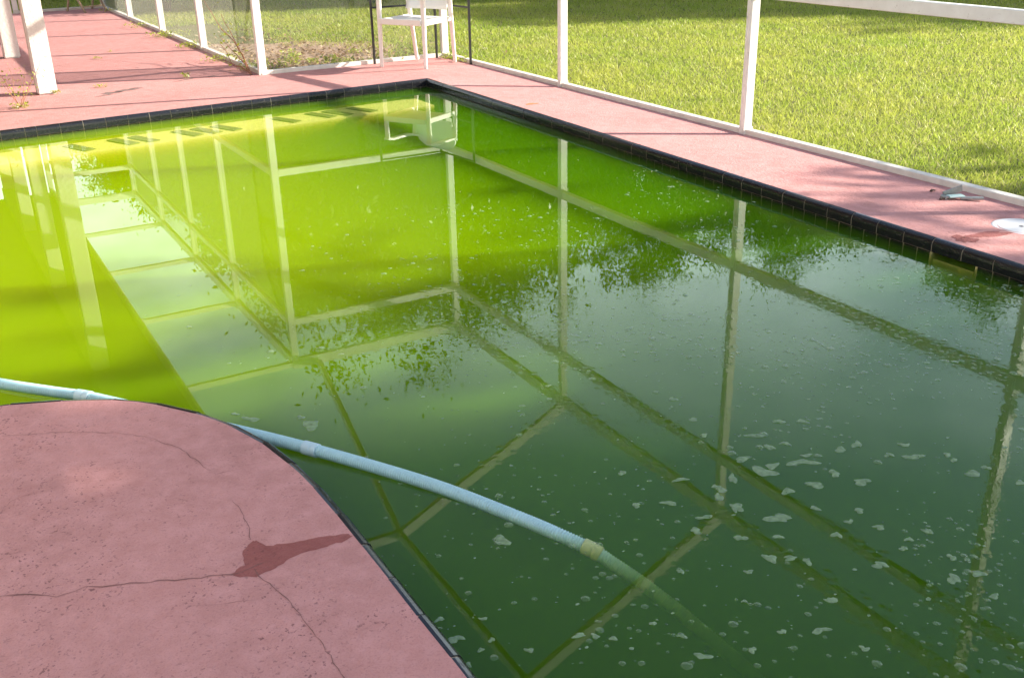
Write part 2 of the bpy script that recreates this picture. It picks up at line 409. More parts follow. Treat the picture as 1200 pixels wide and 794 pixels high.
m.add([(x, y, -.04) for x, y in O + H], [(0, 1, 6, 5), (1, 2, 7, 6), (2, 3, 8, 7), (8, 3, 9), (3, 4, 10, 9), (4, 0, 5, 10)])
m.build('ground', M_SOIL, kind='structure')

# ------------------------------------------------------------------ decks
m = MB()
def grid(P):
    ny, nx = len(P), len(P[0])
    m.add([p for row in P for p in row], [(j*nx+i, j*nx+i+1, (j+1)*nx+i+1, (j+1)*nx+i) for j in range(ny-1) for i in range(nx-1)], True)
XO = XR + .04
ys = [-12.4 + 12.4 * i / 50 for i in range(51)]
grid([[(edge_x(y) + (XO - edge_x(y)) * k / 6, y, zdeck(edge_x(y) + (XO - edge_x(y)) * k / 6, y)) for k in range(7)] for y in ys])
xs = [-6.6 + 6.6 * i / 40 for i in range(41)] + [XO * k / 6 for k in range(1, 7)]
yf = [k / 6 for k in range(7)]
grid([[(x, edge_y(x) + (YB + .04 - edge_y(x)) * f, zdeck(x, edge_y(x) + (YB + .04 - edge_y(x)) * f)) for x in xs] for f in yf])
xs2 = [-6.6, -4, -2.4, -1.7, XP + .04]
grid([[(x, y, ZD) for x in xs2] for y in [YB + .04, 3, 5, 7, YEND + .04]])
# outer edge down into the soil
m.add([(XO, -12.4, ZD), (XO, YB + .04, ZD), (XO, YB + .04, -.3), (XO, -12.4, -.3)], [(0, 1, 2, 3)])
m.add([(XO, YB + .04, ZD), (XP + .04, YB + .04, ZD), (XP + .04, YB + .04, -.3), (XO, YB + .04, -.3)], [(0, 1, 2, 3)])
m.add([(XP + .04, YB + .04, ZD), (XP + .04, YEND + .04, ZD), (XP + .04, YEND + .04, -.3), (XP + .04, YB + .04, -.3)], [(0, 1, 2, 3)])
m.build('pool_deck', M_DECK, kind='structure')

pen = [(-6.6, -4.93), (-5.2, -4.925), (-4.5, -4.915)] + PEN + [(-3.21, -7.6), (-3.22, -9.0), (-3.22, -12.4), (-6.6, -12.4)]
m = MB()
m.add([(x, y, ZC) for x, y in pen], [tuple(range(len(pen) - 1, -1, -1))])
fore = m.build('pool_deck', M_DECK, kind='structure')
def ribbon(pts, widths, z, mat, name, parent):
    q = MB(); n = len(pts); V = []
    for i, p in enumerate(pts):
        a = Vector(pts[max(i-1, 0)]); b = Vector(pts[min(i+1, n-1)]); d = (b - a).normalized(); s = Vector((-d.y, d.x))
        w = widths[i]
        V += [(p[0] + s.x * w, p[1] + s.y * w, z), (p[0] - s.x * w, p[1] - s.y * w, z)]
    q.add(V, [(2*i, 2*i+1, 2*i+3, 2*i+2) for i in range(n-1)])
    return q.build(name, mat, parent)
def wiggle(pts, step=.018, amp=.004, r=rnd):
    out = []
    for a, b in zip(pts[:-1], pts[1:]):
        a = Vector(a); b = Vector(b); n = max(1, int((b - a).length / step))
        for k in range(n):
            p = a.lerp(b, k / n); out.append((p.x + r.uniform(-amp, amp), p.y + r.uniform(-amp, amp)))
    out.append(pts[-1]); return out
for c, wmax in zip(CRACKS, (.0010, .0015, .0010, .0011, .0008, .0007, .0006)):
    q = wiggle(c); n = len(q)
    ribbon(q, [wmax * rnd.uniform(.25, 1.15) * (1 if 0 < i < n-1 else .1) for i in range(n)], ZC + .0012, M_CRACK, 'crack', fore)
# damp stain: jagged outline, a hair above the concrete
sp = []
for a, b in zip(STAIN, STAIN[1:] + STAIN[:1]):
    a = Vector(a); b = Vector(b); n = max(2, int((b - a).length / .012))
    for k in range(n):
        p = a.lerp(b, k / n); sp.append((p.x + rnd.gauss(0, .0022), p.y + rnd.gauss(0, .0022), ZC + .0006))
m = MB(); m.add(sp, [tuple(range(len(sp)))]); m.build('damp_stain', M_WET, fore)

# ------------------------------------------------------------------ pool basin
m = MB()
D = -1.7
WX, WY = -.018, -.018
def wall(a, b, z0, z1):
    m.add([(a[0], a[1], z0), (b[0], b[1], z0), (b[0], b[1], z1), (a[0], a[1], z1)], [(0, 1, 2, 3)])
SK0, SK1 = -5.388, -5.628
rw = lambda y: (edge_x(y) + WX, y)
bw = lambda x: (x, edge_y(x) + WY)
wall(rw(0), rw(SK0), D, .05); wall(rw(SK1), rw(-12.4), D, .05); wall(rw(SK0), rw(SK1), D, -.072)
wall(bw(0), bw(-6.5), D, .05)
wall((-6.5, 0), (-6.5, -5), D, .05); wall((-3.2, -12.35), (0, -12.35), D, .05)
m.add([(-6.6, -12.4, D), (.1, -12.4, D), (.1, .1, D), (-6.6, .1, D)], [(0, 1, 2, 3)])
for a, b in zip(pen[:-2], pen[1:-1]): wall(a, b, D, ZC - .012)
basin = m.build('pool_basin', M_PLASTER, kind='structure')
# skimmer throat in the tile band
m = MB()
a, b = rw(SK0), rw(SK1)
for z in (-.072, .004): m.add([(a[0], a[1], z), (b[0], b[1], z), (b[0] + .22, b[1], z), (a[0] + .22, a[1], z)], [(0, 1, 2, 3)])
m.add([(a[0], a[1], -.072), (a[0] + .22, a[1], -.072), (a[0] + .22, a[1], .004), (a[0], a[1], .004)], [(0, 1, 2, 3)])
m.add([(b[0], b[1], -.072), (b[0] + .22, b[1], -.072), (b[0] + .22, b[1], .004), (b[0], b[1], .004)], [(0, 1, 2, 3)])
m.add([(a[0] + .22, a[1], -.072), (b[0] + .22, b[1], -.072), (b[0] + .22, b[1], .004), (a[0] + .22, a[1], .004)], [(0, 1, 2, 3)])
M_SKIM = mat_simple('stained_skimmer_plastic', (.50, .42, .20), .6, .25, 20)
m.build('skimmer_throat', M_SKIM, basin)
m = MB()
for y0 in (SK0, SK1): m.box((a[0] - .010, y0 - .006, -.072), (a[0] + .002, y0 + .006, .002), .001)
m.build('skimmer_frame', M_SKIM, basin)
m = MB(); m.box((a[0] - .006, SK1 + .012, -.066), (a[0] - .001, SK0 - .012, -.026), .001)
m.build('skimmer_flap', M_SKIM, basin)
# submerged ledge along the back wall with a pale trim and dark marker tiles
led = []
m = MB(); m.box((-6.4, 0, D), (-.05, .01, D + .01))
m = MB()
LX = [-6.4, -4, -2, -.30]
for x0, x1 in zip(LX[:-1], LX[1:]):
    A = [(x0, edge_y(x0) - .02), (x1, edge_y(x1) - .02), (x1, edge_y(x1) - .70), (x0, edge_y(x0) - .70)]
    m.add([(x, y, -.13) for x, y in A], [(0, 1, 2, 3)])
    m.add([(A[3][0], A[3][1], -.13), (A[2][0], A[2][1], -.13), (A[2][0], A[2][1], D), (A[3][0], A[3][1], D)], [(0, 1, 2, 3)])
ledge = m.build('submerged_ledge', M_PLASTER, basin)
m = MB()
for x0, x1 in zip(LX[:-1], LX[1:]):
    P = [(x0, edge_y(x0) - .34), (x1, edge_y(x1) - .34), (x1, edge_y(x1) - .72), (x0, edge_y(x0) - .72)]
    m.add([(x, y, -.022) for x, y in P], [(0, 1, 2, 3)])
    m.add([(P[3][0], P[3][1], -.022), (P[2][0], P[2][1], -.022), (P[2][0], P[2][1], -.2), (P[3][0], P[3][1], -.2)], [(0, 1, 2, 3)])
m.build('ledge_trim', M_TRIMY, ledge)
q = MB(); q.box((-.04, -.14, -.003), (.04, .14, .003), .001); dm = q.mesh('marker_tile', M_TRIMD)
for x in (-4.3, -3.6, -3.0, -2.70, -2.56, -2.25, -2.11, -1.96, -1.5, -1.21, -1.07, -.86):
    o = link(dm, 'marker_tile', ledge, (x, edge_y(x) - .53, -.018)); o.rotation_euler.z = R(24)

# ------------------------------------------------------------------ water
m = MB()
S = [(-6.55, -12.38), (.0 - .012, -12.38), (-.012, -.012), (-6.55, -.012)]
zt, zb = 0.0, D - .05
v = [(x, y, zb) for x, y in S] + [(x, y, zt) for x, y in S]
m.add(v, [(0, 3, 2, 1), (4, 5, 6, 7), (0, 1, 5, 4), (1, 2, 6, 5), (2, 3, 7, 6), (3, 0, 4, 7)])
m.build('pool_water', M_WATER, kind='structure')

# ------------------------------------------------------------------ coping and waterline tile
def run_pts(kind):
    if kind == 'right': return [Vector((edge_x(y), y, 0)) for y in (-.030, -11.9)]
    if kind == 'back': return [Vector((0, 0, 0)), Vector((-6.5, edge_y(-6.5), 0))]
    return [Vector((x, y, 0)) for x, y in pen[:-2]]
PROF = [(0.0, ZC), (.008, ZC), (.017, ZC - .003), (.025, ZC - .010), (.029, ZC - .020), (.030, ZC - .032), (.029, .006), (.0, .006)]
def profile_solid(prof, L):
    q = MB(); n = len(prof)
    v = [(-L/2, y, z) for y, z in prof] + [(L/2, y, z) for y, z in prof]
    q.add(v, [(i, n + i, n + (i+1) % n, (i+1) % n) for i in range(n)])
    q.add(v, [tuple(range(n)), tuple(range(2*n-1, n-1, -1))])
    return q
PITCH_T = .160
tile_me = [profile_solid([(y + (d if 0 < i < 7 else 0), z + (d if 0 < i < 7 else 0)) for i, (y, z) in enumerate(PROF)], PITCH_T - .0048).mesh('coping_tile', M_TILE) for d in (0, .0008, -.0006)]
short_me = profile_solid(PROF, .078 - .0048).mesh('coping_tile', M_TILE)
wt = MB(); wt.box((-.0365, 0, -.0625), (.0365, .0055, .002), .0012); wt_me = wt.mesh('waterline_tile', M_TILE)
bed = MB()
def add_bed(pts, low=-.068):
    bp = [(y - .0022 if i in (1, 2, 3, 4, 5, 6) else y, z - (.0022 if 0 <= i < 5 else 0)) for i, (y, z) in enumerate(PROF)]
    n = len(pts); V = []
    for i, p in enumerate(pts):
        d = (pts[min(i+1, n-1)] - pts[max(i-1, 0)]).normalized()
        nn = Vector((d.y, -d.x, 0)) * side
        V.append([(p + nn * y + Vector((0, 0, z))) for y, z in bp] + [(p + nn * .0195 + Vector((0, 0, .006))), (p + nn * .0195 + Vector((0, 0, low)))])
    k = len(V[0]) ; fl = [q for r in V for q in r]
    bed.add(fl, [(i*k+j, i*k+j+1, (i+1)*k+j+1, (i+1)*k+j) for i in range(n-1) for j in range(k-1)])
todo = []
for kind in ('right', 'back', 'pen'):
    pts = run_pts(kind)
    side = {'right': 1, 'back': -1, 'pen': -1}[kind]
    # normal towards the water
    if kind == 'right':
        for ya, yb, lo in ((-.030, SK0, -.068), (SK0, SK1, .004), (SK1, -11.9, -.068)):
            add_bed([Vector((edge_x(ya + (yb - ya) * i / 12), ya + (yb - ya) * i / 12, 0)) for i in range(13)], lo)
    else: add_bed([pts[0].lerp(pts[1], i / 30) for i in range(31)] if kind == 'back' else pts)
    seg = []; 
    for a, b in zip(pts[:-1], pts[1:]): seg.append((a, b, (b - a).length))
    tot = sum(s[2] for s in seg)
    def at(t):
        for a, b, L in seg:
            if t <= L: return a.lerp(b, t / L), (b - a).normalized()
            t -= L
        return seg[-1][1], (seg[-1][1] - seg[-1][0]).normalized()
    t = .004; k = 0
    lim = {'right': 8.2, 'back': 4.6, 'pen': 99}[kind]
    t0 = 2.1 if kind == 'pen' else 0
    t = max(t, t0)
    while t + PITCH_T < min(tot, lim):
        sh = (kind == 'right' and k in (5, 12, 23)) or (kind == 'back' and k == 20)
        L = .078 if sh else PITCH_T
        p0, _ = at(t); p1, _ = at(t + L)
        d = (p1 - p0).normalized(); nn = Vector((d.y, -d.x, 0)) * side
        todo.append((short_me if sh else tile_me[k % 3], (p0 + p1) / 2 - nn * (.000 if kind != 'pen' else .001), nn))
        if kind == 'pen' and t > 2.1 + 3.6: break
        if not sh:
            for h in (0, 1):
                c, _ = at(t + L * (.25 + .5 * h))
                if kind == 'right' and SK1 < c.y < SK0: continue
                if kind != 'pen': todo.append((wt_me, c + nn * .0195, nn))
        else:
            c, _ = at(t + L * .5)
            if kind != 'pen': todo.append((wt_me, c + nn * .0195, nn))
        t += L; k += 1
coping = bed.build('pool_coping', M_GROUT, kind='structure')
for me, p, nn in todo:
    o = link(me, me.name.split('.')[0], coping, p)
    o.rotation_euler.z = math.atan2(nn.y, nn.x) - math.pi / 2
    if me is not wt_me: o.rotation_euler.x = rnd.gauss(0, .006)

# ------------------------------------------------------------------ screen enclosure
cage = thing('pool_cage', 'white aluminium screen cage with posts and rails standing around the whole pool', 'pool cage', (XR, YB, ZD))
def part(mb, name, mat=M_WHITE):
    o = mb.build(name, mat)
    o.parent = cage; o.matrix_parent_inverse = Matrix.Translation(-Vector((XR, YB, ZD)))
    return o
def post(x, y, top=HE + .074, wx=.07, wy=.05, gx=0):
    m = MB(); m.box((x - wx/2, y - wy/2, ZD - .002), (x + wx/2, y + wy/2, top), .004)
    # spline grooves
    for sx in (-1, 1): m.box((x - wx/2 - .003, y + sx * wy * .28 - .003, ZD), (x - wx/2 - .0001, y + sx * wy * .28 + .003, top - .1))
    p = part(m, 'post')
    f = MB(); f.box((x - wx/2 - .006, y - wy/2 - .004, ZD - .001), (x + wx/2 + .004, y - wy/2 - .0005, ZD + .05), .001)
    f.box((x - wx/2 + .02, y - wy/2 - .010, ZD), (x - wx/2 + .05, y - wy/2 - .0045, ZD + .02), .001)
    b = f.build('bracket', M_CURB); b.parent = p
YR = [YB, Y1, Y2, Y3, Y4, -9.7, -11.9]
for y in YR: post(XR, y)
for y in [YB] + YP: post(XP, y) 
post(-2.29, YEND); post(-.98 + .0, YEND + .0) if 0 else None
def rail(a, b, w, h, name='rail'):
    m = MB(); m.bar(a, b, w, h); part(m, name)
def between(vals, axis, fixed, z, w, h, half=.025, name='rail'):
    for a, b in zip(vals[:-1], vals[1:]):
        s = half if b > a else -half
        A = (fixed, a + s, z) if axis == 'y' else (a + s, fixed, z)
        B = (fixed, b - s, z) if axis == 'y' else (b - s, fixed, z)
        rail(A, B, w, h, name)
for z, w, h in ((HC, .05, .07), (HT, .05, .075), (HE + .02, .05, .11)):
    nm = 'eave_beam' if z > HE else 'rail'
    between(YR, 'y', XR, z, w, h, .0255, nm)
    between([XR, XP], 'x', YB, z, w, h, .0355, nm)
    between([YB] + YP, 'y', XP, z, w, h, .0255, nm)
    between([XP, -2.29], 'x', YEND, z, w, h, .0355, nm)
# kerb plates
for a, b in zip(YR[:-1], YR[1:]):
    m = MB(); m.box((XR - .025, b + .0265, ZD - .03), (XR + .03, a - .0265, ZD + .036), .004); part(m, 'kerb_plate', M_CURB)
m = MB(); m.box((XP + .037, YB - .025, ZD - .03), (XR - .037, YB + .03, ZD + .036), .004); part(m, 'kerb_plate', M_CURB)
for a, b in zip(([YB] + YP)[:-1], YP):
    m = MB(); m.box((XP - .025, a + .0265, ZD - .03), (XP + .03, b - .0265, ZD + .036), .004); part(m, 'kerb_plate', M_CURB)
m = MB(); m.box((-2.25, YEND - .025, ZD - .03), (XP - .037, YEND + .03, ZD + .036), .004); part(m, 'kerb_plate', M_CURB)
# roof frame: sloped rafters up to a flat top, and a purlin
ZF = 3.845
for y in (Y1, Y2, Y3, Y4, -9.7):
    rail((XR - .0, y, HE + .076), (-.87, y, ZF), .05, .10, 'rafter')
    rail((-.87, y, ZF + .001), (-6.5, y, ZF + .001), .05, .09, 'roof_beam')
ym = [Y1, Y2, Y3, Y4, -9.7]
for a, b in zip(ym[:-1], ym[1:]): rail((-.90, a - .0265, ZF), (-.90, b + .0265, ZF), .05, .08, 'purlin')
rail((-.78, YB - .027, HE + .06), (-.895, Y1 + .027, ZF - .005), .05, .08, 'purlin')
for y in [YB] + YP: rail((XP - .037, y, HE + .021), (-2.26, y, HE + .021), .045, .06, 'roof_beam')
# screens
def panel(vs, mat, name='screen_panel'):
    m = MB(); m.add(vs, [(0, 1, 2, 3)]); part(m, name, mat)
zr = [ZD + .036, HC, HT, HE]
for z0, z1 in zip(zr[:-1], zr[1:]):
    panel([(XP + .03, YB + .004, z0), (XR - .03, YB + .004, z0), (XR - .03, YB + .004, z1), (XP + .03, YB + .004, z1)], M_SCREEN)
    for a, b in zip(([YB] + YP)[:-1], YP):
        panel([(XP + .004, a + .02, z0), (XP + .004, b - .02, z0), (XP + .004, b - .02, z1), (XP + .004, a + .02, z1)], M_SCREEN2)

# ------------------------------------------------------------------ house porch beside the passage
house = thing('house', 'white stucco house porch with square columns and a low roof beside the passage', 'house', (-2.9, 1.55, ZD))
def hpart(mb, name, mat, par=None):
    o = mb.build(name, mat)
    o.parent = par or house
    o.matrix_parent_inverse = Matrix.Translation(-Vector((-2.9, 1.55, ZD)))
    return o
cx0, cx1 = -2.975, -2.815
for y in (1.575, 4.225, 6.87, 9.5):
    bm = bmesh.new(); bmesh.ops.create_cube(bm, size=1.0)
    for q in bm.verts: q.co = Vector(((cx0 + cx1) / 2 + q.co.x * (cx1 - cx0), y + q.co.y * .15, ZD + (q.co.z + .5) * (2.60 - ZD)))
    bmesh.ops.bevel(bm, geom=list(bm.edges), offset=.012, segments=2, affect='EDGES')
    m = MB(); m.frombm(bm); hpart(m, 'column', M_STUCCO)
m = MB(); m.box((-2.99, -2.4, 2.60), (-2.80, 9.6, 2.80)); hpart(m, 'porch_beam', M_SOFFIT)
m = MB(); m.box((-2.285, -2.5, 2.68), (-2.255, 9.7, 2.935), .004); hpart(m, 'fascia', M_WHITE)
m = MB()
for i in range(30):
    y0 = -2.5 + i * 12.2 / 30; m.box((-6.55, y0, 2.80), (-2.288, y0 + 12.2 / 30 - .008, 2.83))
so = hpart(m, 'soffit', M_SOFFIT)
m = MB(); n = 16
for i in range(n):
    x0, x1 = -2.20 - i * 5.6 / n, -2.20 - (i + 1) * 5.6 / n
    z0, z1 = 2.945 + i * .075, 2.945 + (i + 1) * .075
    m.add([(x0, -2.6, z0 + .012), (x1 - .02, -2.6, z1 + .004), (x1 - .02, 9.8, z1 + .004), (x0, 9.8, z0 + .012), (x0, -2.6, z0), (x0, 9.8, z0)], [(0, 3, 2, 1), (0, 4, 5, 3)])
hpart(m, 'roof', M_ROOF)
m = MB(); m.box((-6.9, -14, -.3), (-6.58, 9.6, 3.8)); hpart(m, 'wall', M_STUCCO)

# ------------------------------------------------------------------ lawn grass
rng = np.random.default_rng(3)
def mat_blade(name, c1, c2, dry, trans=.5):
    M = NT(name); g = M.n('NewGeometry'); p = g.outputs['Position']
    n = M.noise(p, .9, 5, .6)
    col = M.mix(M.ramp(n, [(.35, 0.0), (.65, 1.0)]), c1, c2)
    ri = g.outputs['Random Per Island']
    col = M.mix(M.ramp(ri, [(.80, 0.0), (.86, 1.0)]), col, dry)
    col = M.mix(M.math('MULTIPLY', ri, .35), col, tuple(q * .55 for q in c1))
    d = M.n('BsdfDiffuse'); M.l(col, d.inputs[0])
    t = M.n('BsdfTranslucent'); M.l(col, t.inputs[0])
    mx = M.n('MixShader'); mx.inputs[0].default_value = trans; M.l(d.outputs[0], mx.inputs[1]); M.l(t.outputs[0], mx.inputs[2])
    gl = M.n('BsdfGlossy'); gl.inputs['Roughness'].default_value = .38; gl.inputs['Color'].default_value = (.9, .9, .8, 1)
    m2 = M.n('MixShader'); m2.inputs[0].default_value = .02; M.l(mx.outputs[0], m2.inputs[1]); M.l(gl.outputs[0], m2.inputs[2])
    return M.done(m2.outputs[0])
M_GRASS = mat_blade('lawn_blades', (.35, .46, .06), (.52, .55, .10), (.66, .58, .30), .55)
def blades(P, h, w, lean, z0, mat, name):
    n = len(P)
    a = rng.uniform(0, 2*np.pi, n); b = a + rng.normal(0, .9, n)
    d = np.stack([np.cos(a), np.sin(a)], 1); s = np.stack([-np.sin(b), np.cos(b)], 1)
    L = lean * h
    base = np.concatenate([P, np.full((n, 1), z0)], 1)
    def pt(side, f, fl):
        o = base.copy()
        o[:, :2] += s * (side * w)[:, None] * .5 + d * (L * fl)[:, None]
        o[:, 2] += h * f; return o
    V = np.stack([pt(-1, 0, 0), pt(1, 0, 0), pt(.85, .55, .35), pt(-.85, .55, .35), pt(0, 1, 1)], 1).reshape(-1, 3)
    k = np.arange(n)[:, None] * 5
    loops = np.concatenate([k + np.array([[0, 1, 2, 3]]), k + np.array([[3, 2, 4]])], 1).ravel()
    sizes = np.tile([4, 3], n)
    return big_mesh(name, V, loops, sizes, mat)
N = 620000
r = 5.2 + (25 - 5.2) * rng.uniform(0, 1, N) ** 1.25
az = rng.uniform(R(0), R(63), N)
P = np.stack([CAM.x + r * np.sin(az), CAM.y + r * np.cos(az)], 1)
ok = (P[:, 0] > XR + .06) | ((P[:, 1] > YB + .07) & (P[:, 0] > XP + .07)) | (P[:, 1] > YEND + .2)
# bare dirt behind the back wall
bare = np.exp(-(((P[:, 0] + .25) / .95) ** 2 + ((P[:, 1] - 2.75) / 1.05) ** 2)) + .8 * np.exp(-(((P[:, 0] - .45) / .6) ** 2 + ((P[:, 1] - 1.75) / .35) ** 2))
bare = np.maximum(bare, .9 * np.exp(-((P[:, 0] + .55) / .6) ** 2) * ((P[:, 1] > 1.4) & (P[:, 1] < 6.5)))
ok &= rng.uniform(0, 1, N) > bare * 1.5
P = P[ok]; r = r[ok]; n = len(P)
cl = np.array([noise.noise(Vector((x * 1.7, y * 1.7, 0))) for x, y in P])
h = (.044 + .013 * cl) * rng.uniform(.55, 1.35, n); h *= np.clip(.9 + .012 * (r - 6), .9, 1.15)
near = (P[:, 0] < XR + .35) & (P[:, 1] < YB)
w = .0039 * rng.uniform(.7, 1.4, n) * (1 + .085 * (r - 5.5))
link(blades(P, h, w, rng.uniform(.25, 1.5, n), -.045, M_GRASS, 'lawn_grass'), 'lawn_grass', kind='stuff')

M_DIRT = mat_simple('bare_dirt', (.32, .22, .145), .95, .35, 9, .5)
m = MB(); V = [(-.2, 2.75, -.030)]
for k in range(40):
    a = 6.2832 * k / 40; f = 1 + .16 * math.sin(3 * a + 1) + .1 * math.sin(7 * a)
    V.append((clamp(-.2 + 1.0 * f * math.cos(a), XP + .06, 2), clamp(2.75 + 1.45 * f * math.sin(a), YB + .06, 9), -.036))
m.add(V, [(0, 1 + k, 1 + (k + 1) % 40) for k in range(40)])
m.build('bare_dirt', M_DIRT, kind='structure')

# dead leaves and crumbs on the bare dirt
M_LEAFD = mat_blade('dead_leaf', (.30, .20, .10), (.42, .30, .18), (.5, .42, .3), .2)
n = 2600
Q = np.stack([rng.normal(-.2, .75, n), 1.5 + np.abs(rng.normal(0, 1.7, n))], 1)
Q = Q[(Q[:, 0] > XP + .1) & (Q[:, 1] > YB + .08)]
n = len(Q); a = rng.uniform(0, 6.28, n); s = rng.uniform(.012, .035, n)
tl = rng.normal(0, .35, (n, 2))
c = np.concatenate([Q, np.full((n, 1), -.022)], 1)
d = np.stack([np.cos(a), np.sin(a), tl[:, 0]], 1) * s[:, None]; e = np.stack([-np.sin(a), np.cos(a), tl[:, 1]], 1) * s[:, None] * .5
V = np.stack([c - d, c + e, c + d, c - e], 1).reshape(-1, 3)
link(big_mesh('leaf_litter', V, np.arange(4 * n), np.full(n, 4), M_LEAFD), 'leaf_litter', kind='stuff')

# ------------------------------------------------------------------ trees
def mat_leaf(name, c1, c2, tr=.35):
    M = NT(name); g = M.n('NewGeometry'); ri = g.outputs['Random Per Island']
    col = M.mix(ri, c1, c2)
    d = M.n('BsdfDiffuse'); M.l(col, d.inputs[0]); t = M.n('BsdfTranslucent'); M.l(col, t.inputs[0])
    mx = M.n('MixShader'); mx.inputs[0].default_value = tr; M.l(d.outputs[0], mx.inputs[1]); M.l(t.outputs[0], mx.inputs[2])
    gl = M.n('BsdfGlossy'); gl.inputs['Roughness'].default_value = .35
    m2 = M.n('MixShader'); m2.inputs[0].default_value = .04; M.l(mx.outputs[0], m2.inputs[1]); M.l(gl.outputs[0], m2.inputs[2])
    return M.done(m2.outputs[0])
M_LEAF = mat_leaf('tree_leaves', (.045, .085, .018), (.11, .16, .04))
M_LEAF2 = mat_leaf('shrub_leaves', (.05, .10, .02), (.13, .19, .04))
M_WEED = mat_leaf('weed_leaves', (.24, .32, .04), (.46, .48, .08), .45)
M_BARK = mat_simple('grey_brown_bark', (.12, .095, .07), .9, .35, 12, .8)
def crown_mesh(name, seed, clumps, per, size, spread, mat, bottom=-.75):
    """unit crown: leaf-sized faces in many clumps round an uneven ellipsoid of radius 1"""
    g = np.random.default_rng(seed)
    C = []
    while len(C) < clumps:
        p = g.normal(0, 1, 3); p /= np.linalg.norm(p)
        p *= (1 / np.sum(p ** 4) ** .25) ** .55 * g.uniform(.30, 1.0) ** .5
        if p[2] < bottom: continue
        lump = 1 + .35 * noise.noise(Vector((p[0] * 1.6 + seed, p[1] * 1.6, p[2] * 1.6)))
        C.append(p * lump * .9)
    C = np.array(C)
    idx = np.repeat(np.arange(clumps), per); n = len(idx)
    sc = g.uniform(.55, 1.35, clumps)[idx]
    off = g.normal(0, 1, (n, 3)) * spread * sc[:, None] * np.array([1, 1, .62])
    P = C[idx] + off
    a = g.normal(0, 1, (n, 3)); a /= np.linalg.norm(a, axis=1)[:, None]
    b = np.cross(a, g.normal(0, 1, (n, 3))); b /= np.linalg.norm(b, axis=1)[:, None]
    s = size * g.uniform(.6, 1.4, n)[:, None]
    V = np.stack([P - a * s, P + b * s * .42 , P + a * s, P - b * s * .42], 1).reshape(-1, 3)
    return big_mesh(name, V, np.arange(4 * n), np.full(n, 4), mat), C
crowns = [crown_mesh('crown', 11 + i, 520, 170, .0165, .085, M_LEAF) for i in range(3)]
dense = [crown_mesh('crown', 71 + i, 520, 75, .038, .075, M_LEAF) for i in range(2)]
def trunk_mesh(seed, C, h0):
    g = random.Random(seed); m = MB()
    pts = [Vector((0, 0, -2.05)), Vector((g.uniform(-.03, .03), g.uniform(-.03, .03), -1.3)), Vector((g.uniform(-.06, .06), g.uniform(-.06, .06), -.6)), Vector((g.uniform(-.08, .08), g.uniform(-.08, .08), .3))]
    m.tube(pts, [.075, .055, .048, .02], 8)
    for k in range(9):
        c = Vector(C[g.randrange(len(C))]) * .85; t = g.uniform(.35, .95)
        s = pts[1].lerp(pts[2], t) if g.random() < .6 else pts[2].lerp(pts[3], t * .7)
        mid = s.lerp(c, .5) + Vector((g.uniform(-.06, .06), g.uniform(-.06, .06), .08))
        m.tube([s, mid, c], [.026, .018, .006], 6)
    return m.mesh('trunk', M_BARK)
crowns += dense
trunks = [trunk_mesh(5 + i, crowns[i][1], 0) for i in range(5)]
def tree(x, y, top, rad, label, vert=None, base=None, k=None, name='broadleaf_tree', group='trees beyond the lawn'):
    k = rnd.randrange(3) if k is None else k
    base = -.04
    vert = vert or rad * 1.05
    rad *= .84; vert *= .86
    cz = top - vert * 1.04
    t = thing(name, label, 'tree', (x, y, base), group)
    c = link(crowns[k][0], 'crown', t, (0, 0, cz - base)); c.scale = (rad, rad * rnd.uniform(.9, 1.1), vert); c.rotation_euler.z = rnd.uniform(0, 6.28)
    tr = link(trunks[k], 'trunk', t, (0, 0, cz - base)); s = (cz - base) / 2.0
    tr.scale = (rad * .9, rad * .9, max(s, .3)); tr.rotation_euler.z = c.rotation_euler.z
    return t
def at_az(az, r): return CAM.x + r * math.sin(R(az)), CAM.y + r * math.cos(R(az))
for az, rr, el, rad, vert, lab in [
    (21.6, 21, 23.4, 4.3, 5.0, 'big dense broadleaf tree straight behind the back screen wall, tallest reflected in the pool'),
    (26.0, 22, 23.4, 4.2, 5.2, 'second big dense tree right beside the tallest reflected one'),
    (30.2, 24, 21.0, 3.3, 4.9, 'broad tree just right of the big dense tree behind the chair'),
    (17.6, 26, 22.0, 3.5, 6.4, 'tall loose tree left of the big dense tree, behind the corner post of the passage'),
    (9.6, 25, 14.6, 1.9, 2.6, 'small tree with ragged left edge beyond the far end of the passage'),
    (13.2, 30, 16.5, 2.6, 4.0, 'slender tree beyond the passage screen wall'),
    (37.6, 19, 20.6, 2.1, 3.0, 'light branching tree beyond the lawn behind the second post'),
    (41.0, 27, 17.5, 3.3, 4.0, 'wide tree at the far lawn edge behind the third post'),
    (45.4, 21, 19.8, 2.3, 3.6, 'round-headed tree reflected right of the third post'),
    (51.2, 24, 18.6, 2.7, 4.0, 'low round tree reflected above the skimmer opening'),
    (56.2, 22, 20.8, 2.3, 4.0, 'upright tree reflected nearest the right end of the pool')]:
    x, y = at_az(az, rr)
    tree(x, y, math.tan(R(el)) * rr - 1.53, rad, lab, vert)
